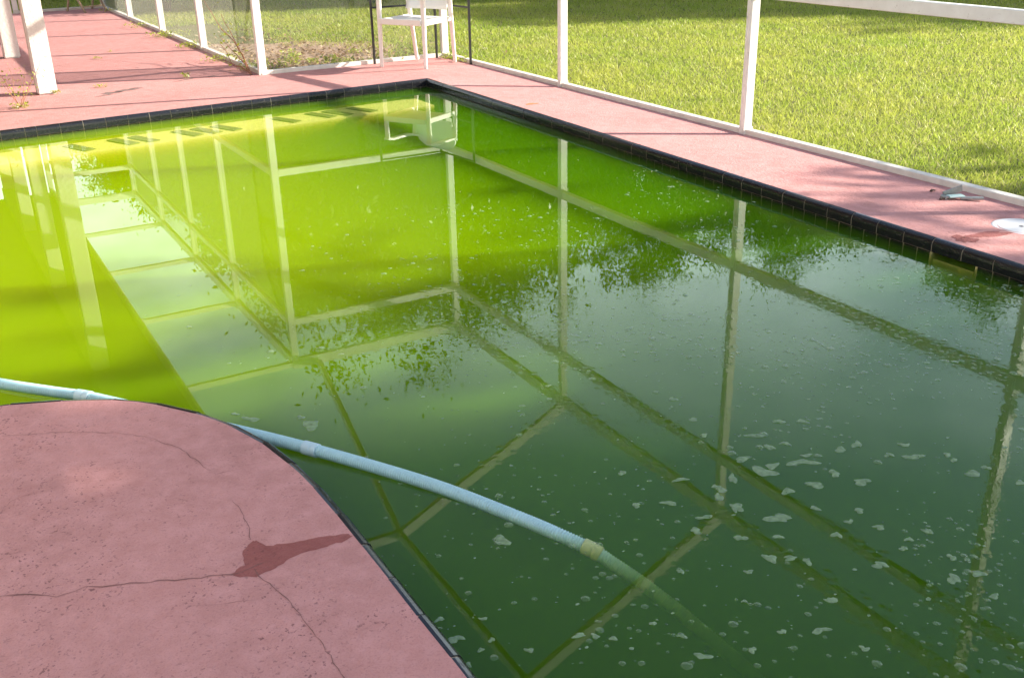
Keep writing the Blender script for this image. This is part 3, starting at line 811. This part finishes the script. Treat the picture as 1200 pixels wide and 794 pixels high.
# trees on the sun side, outside the frame: they shade the lawn's far part and the near half of the pool
tree(15.5, .3, 6.7, 2.4, 'tall narrow tree right of the lawn shading its far part', 3.0)
tree(17.5, -2.4, 5.7, 2.5, 'low spreading tree right of the lawn', 2.7)
for p, t, top, rad, vert, lab in [(-8.8, 16, 9.2, 5.6, 4.9, 'large oak-like tree to the right shading the near half of the pool'), (-12.1, 23, 15.0, 6.0, 6.6, 'larger tree behind the first shade tree to the right'),
                                  (-15.5, 18, 13.5, 6.0, 5.6, 'dark shade tree to the right of the house deck'), (-21, 20, 14, 6.5, 6.0, 'farthest back shade tree to the right, behind the camera side')]:
    x = SUN_DIR.x * t + .355 * p; y = SUN_DIR.y * t + .935 * p
    tree(x, y, top, rad, lab, vert, k=3 + int(t) % 2, group='shade trees right of the pool')

shrubs = [crown_mesh('shrub_foliage', 31 + i, 60, 90, .05, .13, M_LEAF2, -.4)[0] for i in range(2)]
def shrub(x, y, rad, hgt, label, group, name='shrub'):
    t = thing(name, label, 'shrub', (x, y, -.04), group)
    c = link(shrubs[rnd.randrange(2)], 'foliage', t, (0, 0, hgt * .5)); c.scale = (rad, rad, hgt * .55); c.rotation_euler.z = rnd.uniform(0, 6.28)
    m = MB()
    for k in range(4):
        a = rnd.uniform(0, 6.28); m.tube([(0.03 * math.cos(a), .03 * math.sin(a), 0), (.25 * rad * math.cos(a), .25 * rad * math.sin(a), hgt * .4)], [.03, .012], 6)
    m.build('stem', M_BARK, t)
    return t
for az in range(10, 66, 4):
    rr = 27 + (az * 7 % 5); x, y = at_az(az, rr)
    shrub(x, y, 2.5, 4.8 + (az * 13 % 10) * .16, 'tall leafy shrub in the hedge row closing the far side of the lawn', 'hedge row shrubs beyond the lawn')
for x, y, rad, hg, lab in [(-2.3, 12.2, .8, 1.3, 'dark shrub beyond the end wall of the passage, behind the columns'), (-.9, 12.0, .9, 1.45, 'dark shrub beyond the end wall, behind the wooden folding chair'),
                           (-3.6, 12.6, .9, 1.2, 'dark shrub beyond the porch end, leftmost of three'), (.35, 10.8, .9, 1.2, 'dark shrub on the lawn beyond the passage screen wall'), (-.25, 8.6, .55, .9, 'loose shrub against the far passage screen, nearest the house')]:
    shrub(x, y, rad, hg, lab, 'shrubs around the passage end')

# ------------------------------------------------------------------ pool vacuum hose
def mat_hose():
    M = NT('pale_blue_hose_plastic'); p = M.pos()
    n = M.noise(p, 14, 5, .6)
    col = M.mix(n, (.33, .53, .57), (.42, .62, .65))
    d = M.noise(p, 70, 3)
    col = M.mix(M.math('MULTIPLY', M.ramp(d, [(.6, 0.0), (.74, 1.0)]), .5), col, (.20, .30, .26))
    return M.done(M.pbr(col, .42, None, .45))
M_HOSE = mat_hose()
M_CUFF = mat_simple('pale_blue_cuff', (.42, .57, .63), .45, .1, 20)
M_CUFFS = mat_simple('algae_stained_cuff', (.42, .46, .24), .5, .25, 30)
hose = thing('vacuum_hose', 'light blue ribbed pool vacuum hose floating on the green water past the deck and sinking', 'pool hose', (HOSE[6][0], HOSE[6][1], .012))
inv = Matrix.Translation(-hose.location)
def smooth_path(pts, step):
    P = [Vector(p) for p in pts]; P = [2 * P[0] - P[1]] + P + [2 * P[-1] - P[-2]]
    out = []
    for i in range(1, len(P) - 2):
        n = max(2, int((P[i+1] - P[i]).length / step))
        for k in range(n):
            t = k / n; a, b, c, d = P[i-1], P[i], P[i+1], P[i+2]
            out.append(.5 * ((2*b) + (c - a) * t + (2*a - 5*b + 4*c - d) * t*t + (3*b - a - 3*c + d) * t**3))
    return out
hp = [(-5.6, -2.2, .004), (-4.7, -3.35, .004)] + HOSE + [(-2.27, -7.1, -.6), (-2.22, -7.5, -1.0)]
path = smooth_path(hp, .00195)
HR = .0176
m = MB(); m.tube(path, [HR + (.0017, 0, -.0017, 0)[i % 4] for i in range(len(path))], 14, True, True)
o = m.build('hose_body', M_HOSE, hose); o.matrix_parent_inverse = inv
def nearest(x, y): return min(range(len(path)), key=lambda i: (path[i].x - x) ** 2 + (path[i].y - y) ** 2)
for (x, y), mt in (((-3.108, -5.638), M_CUFF), ((-2.656, -6.456), M_CUFFS), ((-3.635, -4.88), M_CUFF)):
    i = nearest(x, y)
    seg = path[i - 16:i + 12]; n = len(seg)
    prof = [HR + .0040 if 0 < k < n * .55 or k > n * .64 else HR + .0022 for k in range(n)]
    prof[0] = prof[-1] = HR
    m = MB(); m.tube(seg, prof, 16, True, True); o = m.build('cuff', mt, hose); o.matrix_parent_inverse = inv

# ------------------------------------------------------------------ foam and bubbles on the water
def mat_foam():
    M = NT('pool_foam'); p = M.pos()
    v = M.vor(p, 330); n = M.noise(p, 90, 3)
    col = M.mix(n, (.19, .28, .16), (.30, .39, .24))
    b = M.pbr(col, .6, M.bump(v, .35, .002), .15)
    tr = M.n('BsdfTransparent'); tr.inputs['Color'].default_value = (.85, .95, .8, 1)
    mx = M.n('MixShader')
    M.l(M.ramp(M.noise(p, 70, 4), [(.3, .5), (.62, .85)]), mx.inputs[0]); M.l(tr.outputs[0], mx.inputs[1]); M.l(b, mx.inputs[2])
    return M.done(mx.outputs[0])
M_FOAM = mat_foam()
def mat_bubble():
    M = NT('bubble_film'); lw = M.n('LayerWeight'); lw.inputs['Blend'].default_value = .5
    tr = M.n('BsdfTransparent'); b = M.pbr((.34, .44, .28), .12, None, .6)
    mx = M.n('MixShader'); M.l(M.ramp(lw.outputs['Facing'], [(.30, .14), (.92, .62)]), mx.inputs[0]); M.l(tr.outputs[0], mx.inputs[1]); M.l(b, mx.inputs[2])
    return M.done(mx.outputs[0])
M_BUB = mat_bubble()
def foam_mesh(lx, ly, seed):
    g = random.Random(seed); m = MB(); ns = 18; ph = [g.uniform(0, 6.28) for _ in range(4)]
    rr = [1 + .26 * math.sin(2 * 6.283 * k / ns + ph[0]) + .2 * math.sin(3 * 6.283 * k / ns + ph[1]) + .12 * math.sin(5 * 6.283 * k / ns + ph[2]) + g.uniform(-.03, .03) for k in range(ns)]
    bend = g.uniform(-.5, .5)
    V = []
    for ring, (f, z) in enumerate(((1.0, .0006), (.86, .0026), (.5, .0036))):
        for k in range(ns):
            a = 6.283 * k / ns; x = lx * rr[k] * f * math.cos(a); y = ly * rr[k] * f * math.sin(a) + bend * ly * (x / lx) ** 2
            V.append((x, y, z * .7 + g.uniform(-.0001, .0002) * (ring > 0)))
    V.append((0, 0, .0038))
    F = [(r*ns+k, r*ns+(k+1) % ns, (r+1)*ns+(k+1) % ns, (r+1)*ns+k) for r in range(2) for k in range(ns)] + [(2*ns+k, 2*ns+(k+1) % ns, 3*ns) for k in range(ns)]
    m.add(V, F, True); return m.mesh('foam_patch', M_FOAM)
ua = Vector((rgt.x, rgt.y)).normalized(); fang = math.atan2(ua.y, ua.x)
FO = []
for i, (x, y, lx, ly) in enumerate(FOAM + BIG):
    o = link(foam_mesh(lx * .95, ly * .9, 50 + i), 'foam_patch', None, (x, y, 0.0002))
    o.rotation_euler.z = fang + rnd.uniform(-.35, .35)
    o['category'] = 'foam patch'; o['group'] = 'foam patches floating on the pool'
    FO.append((o, x, y, lx, ly, i))
fw = Vector((fwd.x, fwd.y)).normalized()
def zone(x, y):
    if x < -2.95 and y > -5.8: return 'above the hose by the deck'
    if x < -2.8: return 'along the near deck edge'
    if x < -2.35: return 'around the sinking hose end'
    if (x + 1.5) * .5 + (y + 6.7) * -.87 < -.02 and x > -2.0: return 'near the reflected right-hand post'
    if y > -6.5: return 'in the middle scum'
    return 'in the near scum right of the hose'
ORD = 'first second third fourth fifth sixth seventh eighth ninth tenth eleventh twelfth thirteenth fourteenth fifteenth sixteenth seventeenth eighteenth nineteenth'.split()
zones = {}
for r_ in FO: zones.setdefault(zone(r_[1], r_[2]), []).append(r_)
for zn, rs in zones.items():
    rs.sort(key=lambda r_: Vector((r_[1] - CAM.x, r_[2] - CAM.y)).dot(ua) / Vector((r_[1] - CAM.x, r_[2] - CAM.y)).dot(fw))
    for j, (o, x, y, lx, ly, i) in enumerate(rs):
        shp = 'long' if lx > 1.9 * ly else 'oval' if lx > 1.3 * ly else 'roundish'
        size = 'large' if lx > .026 else 'small' if lx > .013 else 'tiny'
        nth = ORD[j] if j < len(ORD) else ORD[len(rs) - 1 - j] if len(rs) - 1 - j < len(ORD) else None
        side_ = 'left' if j < len(ORD) else 'right'
        o['label'] = f'{size} {shp} foam patch, {nth} from {side_} {zn}' if nth else f'{size} {shp} foam patch {zn}'
        if i == len(FOAM): o['label'] = 'lone oval foam patch in clear water below the blue hose'
# bubbles: low domes of film in several sizes, thick where the foam drifts
dome = []
def dome_unit(seg=9):
    V = []; 
    for f, z in ((1.12, 0.0), (1.0, .14), (.82, .36), (.45, .55)): V += [(f * math.cos(6.2832 * k / seg), f * math.sin(6.2832 * k / seg), z) for k in range(seg)]
    V.append((0, 0, .6))
    F = [(r*seg+k, r*seg+(k+1) % seg, (r+1)*seg+(k+1) % seg, (r+1)*seg+k) for r in range(3) for k in range(seg)]
    T = [(3*seg+k, 3*seg+(k+1) % seg, 4*seg) for k in range(seg)]
    return np.array(V), F, T
DV, DF, DT = dome_unit()
pts = []
tries = 0
while len(pts) < 4200 and tries < 160000:
    tries += 1
    x = rng.uniform(-3.2, -.1); y = rng.uniform(-8.4, -1.5)
    dens = clamp((-3.0 - y) / 2.6, 0, 1) ** 1.5 * clamp((x + 3.1) / 1.2, 0.08, 1)
    dens *= clamp(.35 + 1.5 * noise.noise(Vector((x * 1.6, y * 1.6, 4))) + .5 * noise.noise(Vector((x * 6, y * 6, 1))), .03, 1)
    if rng.uniform() < dens:
        rad = float(np.clip(rng.lognormal(-5.5, .5), .0016, .0120)); pts.append((x, y, rad))
nb = len(pts); PB = np.array(pts)
V = (DV[None] * (PB[:, 2][:, None, None]) * np.array([1, 1, .55]) + np.stack([PB[:, 0], PB[:, 1], np.full(nb, .0006)], 1)[:, None]).reshape(-1, 3)
k = len(DV)
one = np.array([i for f in DF + DT for i in f]); sz = [len(f) for f in DF + DT]
loops = (one[None] + np.arange(nb)[:, None] * k).ravel()
link(big_mesh('surface_bubbles', V, loops, np.tile(sz, nb), M_BUB, True), 'surface_bubbles', kind='stuff')
# specks of scum
ns_ = 1500
SX = rng.uniform(-3.3, -.1, ns_ * 3); SY = rng.uniform(-7.8, -1.2, ns_ * 3)
keep = rng.uniform(0, 1, ns_ * 3) < np.clip((-3.2 - SY) / 2.5, .02, 1)
SX = SX[keep][:ns_]; SY = SY[keep][:ns_]; n = len(SX); sr = rng.lognormal(-6.3, .45, n)
ang = rng.uniform(0, 6.28, (n, 1)) + np.array([[0, 1.2, 2.4, 3.7, 5.0]])
rad5 = sr[:, None] * rng.uniform(.6, 1.3, (n, 5))
V = np.stack([SX[:, None] + rad5 * np.cos(ang) * 1.4, SY[:, None] + rad5 * np.sin(ang), np.full((n, 5), .0009)], 2).reshape(-1, 3)
link(big_mesh('scum_specks', V, np.arange(5 * n), np.full(n, 5), M_FOAM), 'scum_specks', kind='stuff')

# ------------------------------------------------------------------ white plastic garden chair
M_PLASTIC = mat_simple('white_plastic', (.80, .77, .73), .38, .06, 8, 0, .5)
M_PLASTIC.name = 'white_plastic'
fx, fy = -.87, -.49                                   # the way the chair faces
chair = thing('garden_chair', 'white plastic garden armchair standing on the deck in the far corner', 'chair', (.355, .945, zdeck(.355, .945)))
chair.rotation_euler.z = math.atan2(fy, fx) + math.pi / 2     # local -y is the front
def cp(mb, name): return mb.build(name, M_PLASTIC, chair)
hw = .255
def leg(x, y, xt, yt, zt, w=.045, d=.028):
    m = MB()
    # an L section that tapers to the foot
    bm = bmesh.new(); bmesh.ops.create_cube(bm, size=1.0)
    for q in bm.verts:
        t = q.co.z + .5; s = .8 + .25 * t
        q.co = Vector((x + (xt - x) * t + q.co.x * w * s, y + (yt - y) * t + q.co.y * d * s, t * zt))
    bmesh.ops.bevel(bm, geom=list(bm.edges), offset=.006, segments=2, affect='EDGES')
    m.frombm(bm); return cp(m, 'leg')
leg(-hw, -.235, -hw + .005, -.225, .64); leg(hw, -.235, hw - .005, -.225, .64)
leg(-hw + .03, .30, -hw + .012, .215, .66); leg(hw - .03, .30, hw - .012, .215, .66)
m = MB(); n = 10
sv = []
for j in range(n + 1):
    y = -.25 + .46 * j / n
    for i in range(n + 1):
        x = -.235 + .47 * i / n
        sv.append((x, y, .445 - .022 * math.cos(math.pi * (i / n - .5)) * math.sin(math.pi * j / n) - .012 * j / n - (.02 if j == 0 else 0)))
k = n + 1; low = [(x, y, z - .012) for x, y, z in sv]
m.add(sv, [(j*k+i, j*k+i+1, (j+1)*k+i+1, (j+1)*k+i) for j in range(n) for i in range(n)], True)
m.add(low, [(j*k+i+1, j*k+i, (j+1)*k+i, (j+1)*k+i+1) for j in range(n) for i in range(n)], True)
cp(m, 'seat')
m = MB(); m.box((-.235, -.262, .395), (.235, -.246, .448), .004)
for s in (-1, 1): m.box((s * .243 - .008, -.235, .392), (s * .243 + .008, .225, .440), .004)
cp(m, 'seat_rim')
for s in (-1, 1):
    m = MB(); pts = [(s * .252, -.245, .625), (s * .262, -.15, .648), (s * .266, .0, .652), (s * .258, .13, .655), (s * .235, .235, .68)]
    v = []
    for x, y, z in pts: v += [(x - .028, y, z - .014), (x + .028, y, z - .014), (x + .026, y, z + .008), (x - .026, y, z + .008)]
    f = [(4*i+a, 4*i+(a+1) % 4, 4*i+4+(a+1) % 4, 4*i+4+a) for i in range(4) for a in range(4)] + [(3, 2, 1, 0), (16, 17, 18, 19)]
    m.add(v, f, False); cp(m, 'armrest')
# back: a curved panel with a rounded top and vertical slots
m = MB(); nb_, nz = 15, 9; v = []
for j in range(nz + 1):
    t = j / nz; z = .50 + .32 * t; half = .235 - .02 * t - (.05 * max(0, t - .75) / .25)
    for i in range(nb_ + 1):
        u = i / nb_ * 2 - 1; x = u * half
        v.append((x, .215 + .115 * t - .045 * u * u, z - (.035 * u * u * max(0, t - .6) / .4)))
k = nb_ + 1
fs = [(j*k+i, j*k+i+1, (j+1)*k+i+1, (j+1)*k+i) for j in range(nz) for i in range(nb_)]
m.add(v, fs, True)
b = cp(m, 'backrest'); sol = b.modifiers.new('thickness', 'SOLIDIFY'); sol.thickness = .012

# ------------------------------------------------------------------ black corner stand
M_BLACK = mat_simple('black_steel', (.012, .012, .013), .4, .2, 20)
stand = thing('corner_stand', 'thin black metal corner stand behind the white garden chair', 'stand', (.745, 1.33, ZD))
inv2 = Matrix.Translation(-stand.location)
def sp_(mb, nm):
    o = mb.build(nm, M_BLACK, stand); o.matrix_parent_inverse = inv2; return o
LEGS = [(.075, 1.345), (.745, 1.33), (.815, .735)]
for x, y in LEGS:
    m = MB(); m.box((x - .010, y - .010, zdeck(x, y)), (x + .010, y + .010, .945), .002); sp_(m, 'leg')
for z in (.545, .93):
    for a, b in ((0, 1), (1, 2)):
        A = Vector((*LEGS[a], z)); B = Vector((*LEGS[b], z)); d = (B - A).normalized() * .011
        m = MB(); m.bar(A + d, B - d, .016, .016, bev=.002); sp_(m, 'crossbar')

# ------------------------------------------------------------------ wooden folding chair at the far end of the passage
M_WOOD = mat_simple('weathered_wood', (.34, .25, .16), .75, .25, 18, .3)
fc = thing('folding_chair', 'weathered wooden folding chair at the far end of the passage', 'folding chair', (-1.33, 9.02, ZD))
fc.rotation_euler.z = R(200)
for s in (-1, 1):
    m = MB(); m.bar((s * .20, -.24, 0), (s * .20, .20, .86), .022, .035); m.build('leg', M_WOOD, fc)
    m = MB(); m.bar((s * .172, .24, 0), (s * .172, -.20, .46), .022, .035); m.build('leg', M_WOOD, fc)
for i in range(5):
    m = MB(); m.box((-.185, -.22 + i * .078, .455), (.185, -.155 + i * .078, .472), .003); m.build('seat_slat', M_WOOD, fc)
for z in (.62, .74): 
    m = MB(); m.box((-.19, .075 + (z - .62) * .5, z), (.19, .093 + (z - .62) * .5, z + .07), .003); m.build('back_slat', M_WOOD, fc)
m = MB(); m.bar((-.17, .17, .08), (.17, .17, .08), .018, .018); m.build('stretcher', M_WOOD, fc)

# ------------------------------------------------------------------ skimmer lid, broken bracket, debris
M_LID_GAP = mat_simple('dark_gap', (.06, .04, .035), .9, .3, 60)
M_LID = mat_simple('grey_white_plastic', (.60, .60, .61), .5, .08, 12, .1)
lid = thing('skimmer_lid', 'round white plastic skimmer lid set in the pink deck near the right end', 'skimmer lid', (.475, -5.44, zdeck(.475, -5.44)))
m = MB(); pr = [(.0, .0065), (.100, .0065), (.104, .0045), (.109, .0045), (.113, .007), (.130, .0065), (.1335, .003), (.134, -.01)]; sg = 48; v = []
for r_, z in pr[1:]: v += [(r_ * math.cos(6.28318 * k / sg), r_ * math.sin(6.28318 * k / sg), z) for k in range(sg)]
m.add(v, [(j*sg+k, j*sg+(k+1) % sg, (j+1)*sg+(k+1) % sg, (j+1)*sg+k) for j in range(len(pr) - 2) for k in range(sg)], True)
m.add(v[:sg], [tuple(range(sg))]); d = m.build('lid_disc', M_LID, lid)
m = MB(); m.add([(.011 * math.cos(6.283 * k / 12), .011 * math.sin(6.283 * k / 12), .0072) for k in range(12)], [tuple(range(12))]); m.build('finger_hole', M_BLACK, lid)
m = MB(); m.add([(r_ * math.cos(6.28318 * k / 48), r_ * math.sin(6.28318 * k / 48), .0018) for r_ in (.133, .1395) for k in range(48)], [(k, (k + 1) % 48, 48 + (k + 1) % 48, 48 + k) for k in range(48)]); m.build('lid_gap', M_LID_GAP, lid)  # flat dark ring marking the gap round the lid
M_ZINC = mat_simple('tarnished_metal', (.30, .31, .30), .5, .35, 60, .2, .5, .7)
M_TEAL = mat_simple('pale_teal_plastic', (.42, .58, .56), .5, .1, 20)
br = thing('broken_bracket', 'small broken metal bracket with a pale teal plate lying by the white kerb', 'metal bracket', (.66, -4.93, zdeck(.66, -4.93)))
br.rotation_euler.z = R(-22)
m = MB(); m.box((-.045, -.018, .012), (.040, .026, .022), .003); m.build('plate', M_TEAL, br)
m = MB(); m.bar((-.055, .034, .018), (.055, .050, .044), .006, .036, bev=.001); m.build('hinge_leaf', M_ZINC, br)
m = MB(); m.bar((.02, -.01, .008), (.125, -.045, .010), .024, .014, bev=.003); m.build('arm', M_ZINC, br)
m = MB(); m.tube([(-.058, -.014, .012), (-.058, .034, .012)], .011, 10); m.build('pivot', M_ZINC, br)
M_RUST = mat_simple('dark_rusty_scrap', (.06, .035, .025), .8, .3, 60, .3)
for x, y, l, a, lab in ((.689, -4.76, .035, .1, 'dark scrap of rusty metal lying left of the broken bracket, nearer the kerb'), (.590, -4.914, .05, -.3, 'dark rusty sliver lying on the deck left of the broken bracket, nearer the pool')):
    m = MB(); m.bar((-l/2, 0, .006), (0, .004, .009), .012, .008, bev=.001); m.bar((0, .004, .009), (l/2, -.002, .005), .010, .006, bev=.001)
    o = m.build('rust_scrap', M_RUST, None, label=lab, category='scrap metal', group='rusty scraps by the bracket'); o.location = (x, y, zdeck(x, y)); o.rotation_euler.z = a

# ------------------------------------------------------------------ weeds
def tuft(x, y, rad, hgt, n, label, group='weeds along the passage kerb', z=None, mat=None, seed=0):
    g = random.Random(int((x * 37 + y * 91) * 100)); m = MB()
    for i in range(n):
        a = g.uniform(0, 6.283); rr = rad * g.random() ** .6; L = g.uniform(.012, .030) * (hgt / .06) ** .4
        b = Vector((rr * math.cos(a) * .5, rr * math.sin(a) * .5, 0)); t = Vector((rr * math.cos(a), rr * math.sin(a), hgt * g.uniform(.25, 1)))
        s = Vector((g.gauss(0, 1), g.gauss(0, 1), g.gauss(0, .4))).normalized() * L * .45; d = Vector((g.gauss(0, 1), g.gauss(0, 1), g.gauss(.3, .5))).normalized() * L
        m.add([t - d * .5, t + s, t + d * .8, t - s], [(0, 1, 2, 3)])
        if i % 4 == 0: m.add([b + Vector((.001, 0, 0)), b - Vector((.001, 0, 0)), t], [(0, 1, 2)])
    o = m.build('weed_tuft', mat or M_WEED, None, label=label, category='weed', group=group); o.location = (x, y, ZD if z is None else z); return o
for x, y, rd, hg, n, lab in [(-1.06, 6.2, .30, .06, 150, 'green weed tuft at the passage kerb, farthest of the row'), (-1.07, 4.95, .28, .07, 180, 'bright weed tuft at the passage kerb just before the second post'),
                             (-1.08, 3.75, .2, .06, 120, 'small weed tuft at the passage kerb by the nearest inner post'), (-1.09, 2.55, .22, .06, 150, 'bright weed tuft at the kerb between the first two passage posts'),
                             (-1.07, 1.75, .12, .06, 80, 'small dark weed at the foot of the passage corner post'), (-1.05, 8.6, .2, .05, 90, 'weed strip at the kerb near the folding chair')]:
    tuft(x, y, rd, hg, n, lab)
for x, y, rd, hg, n, lab in [(-2.15, 3.5, .05, .03, 24, 'tiny weed in the deck crack of the passage, farther back'), (-1.68, 1.62, .05, .05, 30, 'tiny upright weed on the deck before the passage corner post'), (-2.45, 1.58, .06, .03, 36, 'small weed in the deck crack right of the stucco column'),
                             (-3.18, .9, .09, .05, 70, 'green clump at the foot of the wiry weed left of the stucco column'), (-2.83, 1.49, .04, .04, 24, 'sprig at the right foot of the stucco column'), (-1.93, 4.0, .03, .02, 12, 'tiny far weed speck on the passage floor')]:
    tuft(x, y, rd, hg, n, lab, 'little weeds growing from the deck')
for x, y, rd, hg, n, lab in [(.62, 1.47, .10, .08, 90, 'weed tuft at the foot of the corner post behind the black stand'), (.80, 1.2, .09, .06, 80, 'weed tuft on the kerb right of the corner post'), (.83, .95, .10, .05, 80, 'low weed tuft on the kerb beside the black stand leg'), (.40, 1.45, .09, .06, 70, 'weed tuft on the kerb behind the white chair')]:
    tuft(x, y, rd, hg, n, lab, 'weeds in the far deck corner')
for i in range(15):
    tuft(rnd.uniform(-.95, .45), 1.55 + abs(rnd.gauss(0, .45)), rnd.uniform(.08, .16), rnd.uniform(.06, .13), 70, 'yellow-green weed clump on the bare dirt behind the back kerb', 'weeds on the bare dirt', -.04)
# wiry weed with thin stems beside the column
wv = thing('wiry_weed', 'wiry weed with thin bare stems standing on the deck left of the stucco column', 'weed', (-3.18, .92, zdeck(-3.18, .92)))
g = random.Random(5); st = MB(); lf = MB()
for i in range(9):
    a = g.uniform(0, 6.28); L = g.uniform(.18, .42); p = [Vector((0, 0, 0))]
    for k in range(5): p.append(p[-1] + Vector((math.cos(a) * L * .12 + g.gauss(0, .012), math.sin(a) * L * .12 + g.gauss(0, .012), L * .17)))
    st.tube(p, [.0022, .002, .0018, .0015, .0012, .0008], 5)
    for k in range(14):
        q = p[g.randrange(2, 6)] + Vector((g.gauss(0, .03), g.gauss(0, .03), g.gauss(0, .03))); s = g.uniform(.008, .017)
        d = Vector((g.gauss(0, 1), g.gauss(0, 1), g.gauss(0, .6))).normalized() * s; e = d.cross(Vector((g.random(), g.random(), 1))).normalized() * s * .5
        lf.add([q - d, q + e, q + d, q - e], [(0, 1, 2, 3)])
M_STEM = mat_simple('reddish_stem', (.30, .13, .07), .7, .2, 30)
st.build('stem', M_STEM, wv); lf.build('leaves', M_WEED, wv)
# leaning red-stemmed weed against the passage screen
vn = thing('climbing_weed', 'tall reddish-stemmed weed leaning along the passage screen by the corner post', 'weed', (-1.12, 1.45, ZD))
st = MB(); lf = MB()
for br_, (dy, dz, L) in enumerate(((.95, .33, 1), (.8, .2, .7), (.6, .55, .6), (.9, .12, .8))):
    p = [Vector((0, 0, 0))]
    for k in range(8): p.append(p[-1] + Vector((g.gauss(0, .012), dy * L * .21 + g.gauss(0, .02), dz * L * .19 + g.gauss(0, .02))))
    st.tube(p, [.006 * (1 - k / 10) + .001 for k in range(9)], 6)
    for k in range(20):
        q = p[g.randrange(2, 9)] + Vector((g.gauss(0, .04), g.gauss(0, .07), g.gauss(0, .06))); s = g.uniform(.012, .028)
        d = Vector((g.gauss(0, 1), g.gauss(0, 1), g.gauss(0, .6))).normalized() * s; e = d.cross(Vector((g.random(), g.random(), 1))).normalized() * s * .5
        lf.add([q - d, q + e, q + d, q - e], [(0, 1, 2, 3)])
st.build('stem', M_STEM, vn); lf.build('leaves', M_WEED, vn)

# ------------------------------------------------------------------ stains on the far decks, laid on the sloping concrete
deck = bpy.data.objects['pool_deck']
M_RUSTS = mat_simple('rust_stain', (.42, .15, .05), .85, .25, 40)
M_GRIME = mat_simple('grey_grime', (.17, .11, .10), .9, .35, 24)
def blot(name, mat, cx, cy, rx, ry, rot, n=40, seed=1):
    g = random.Random(seed); m = MB(); ph = [g.uniform(0, 6.28) for _ in range(4)]; V = [(cx, cy, zdeck(cx, cy) + .0012)]
    for k in range(n):
        a = 6.2832 * k / n; f = 1 + .22 * math.sin(2*a+ph[0]) + .2 * math.sin(3*a+ph[1]) + .12 * math.sin(7*a+ph[2]) + g.uniform(-.1, .1)
        x, y = rx * f * math.cos(a), ry * f * math.sin(a); X = cx + x * math.cos(rot) - y * math.sin(rot); Y = cy + x * math.sin(rot) + y * math.cos(rot)
        V.append((X, Y, zdeck(X, Y) + .0012))
    m.add(V, [(0, 1 + k, 1 + (k + 1) % n) for k in range(n)]); return m.build(name, mat, deck)
blot('rust_stain', M_RUSTS, .142, -1.52, .055, .03, .3, seed=3)
for i, (x, y, rx, ry) in enumerate(((-2.42, 1.24, .09, .05), (-2.30, 1.30, .10, .05), (-2.20, 1.36, .06, .03), (-2.50, 1.13, .06, .03), (-1.72, 1.55, .10, .02), (-1.45, 1.62, .07, .015))):
    blot('grime_blotch', M_GRIME, x, y, rx, ry, .4, seed=10 + i)
blot('damp_stain', M_WET, .20, -5.452, .15, .030, -.03, seed=5); blot('damp_stain', M_WET, .04, -5.46, .06, .045, .5, seed=6)
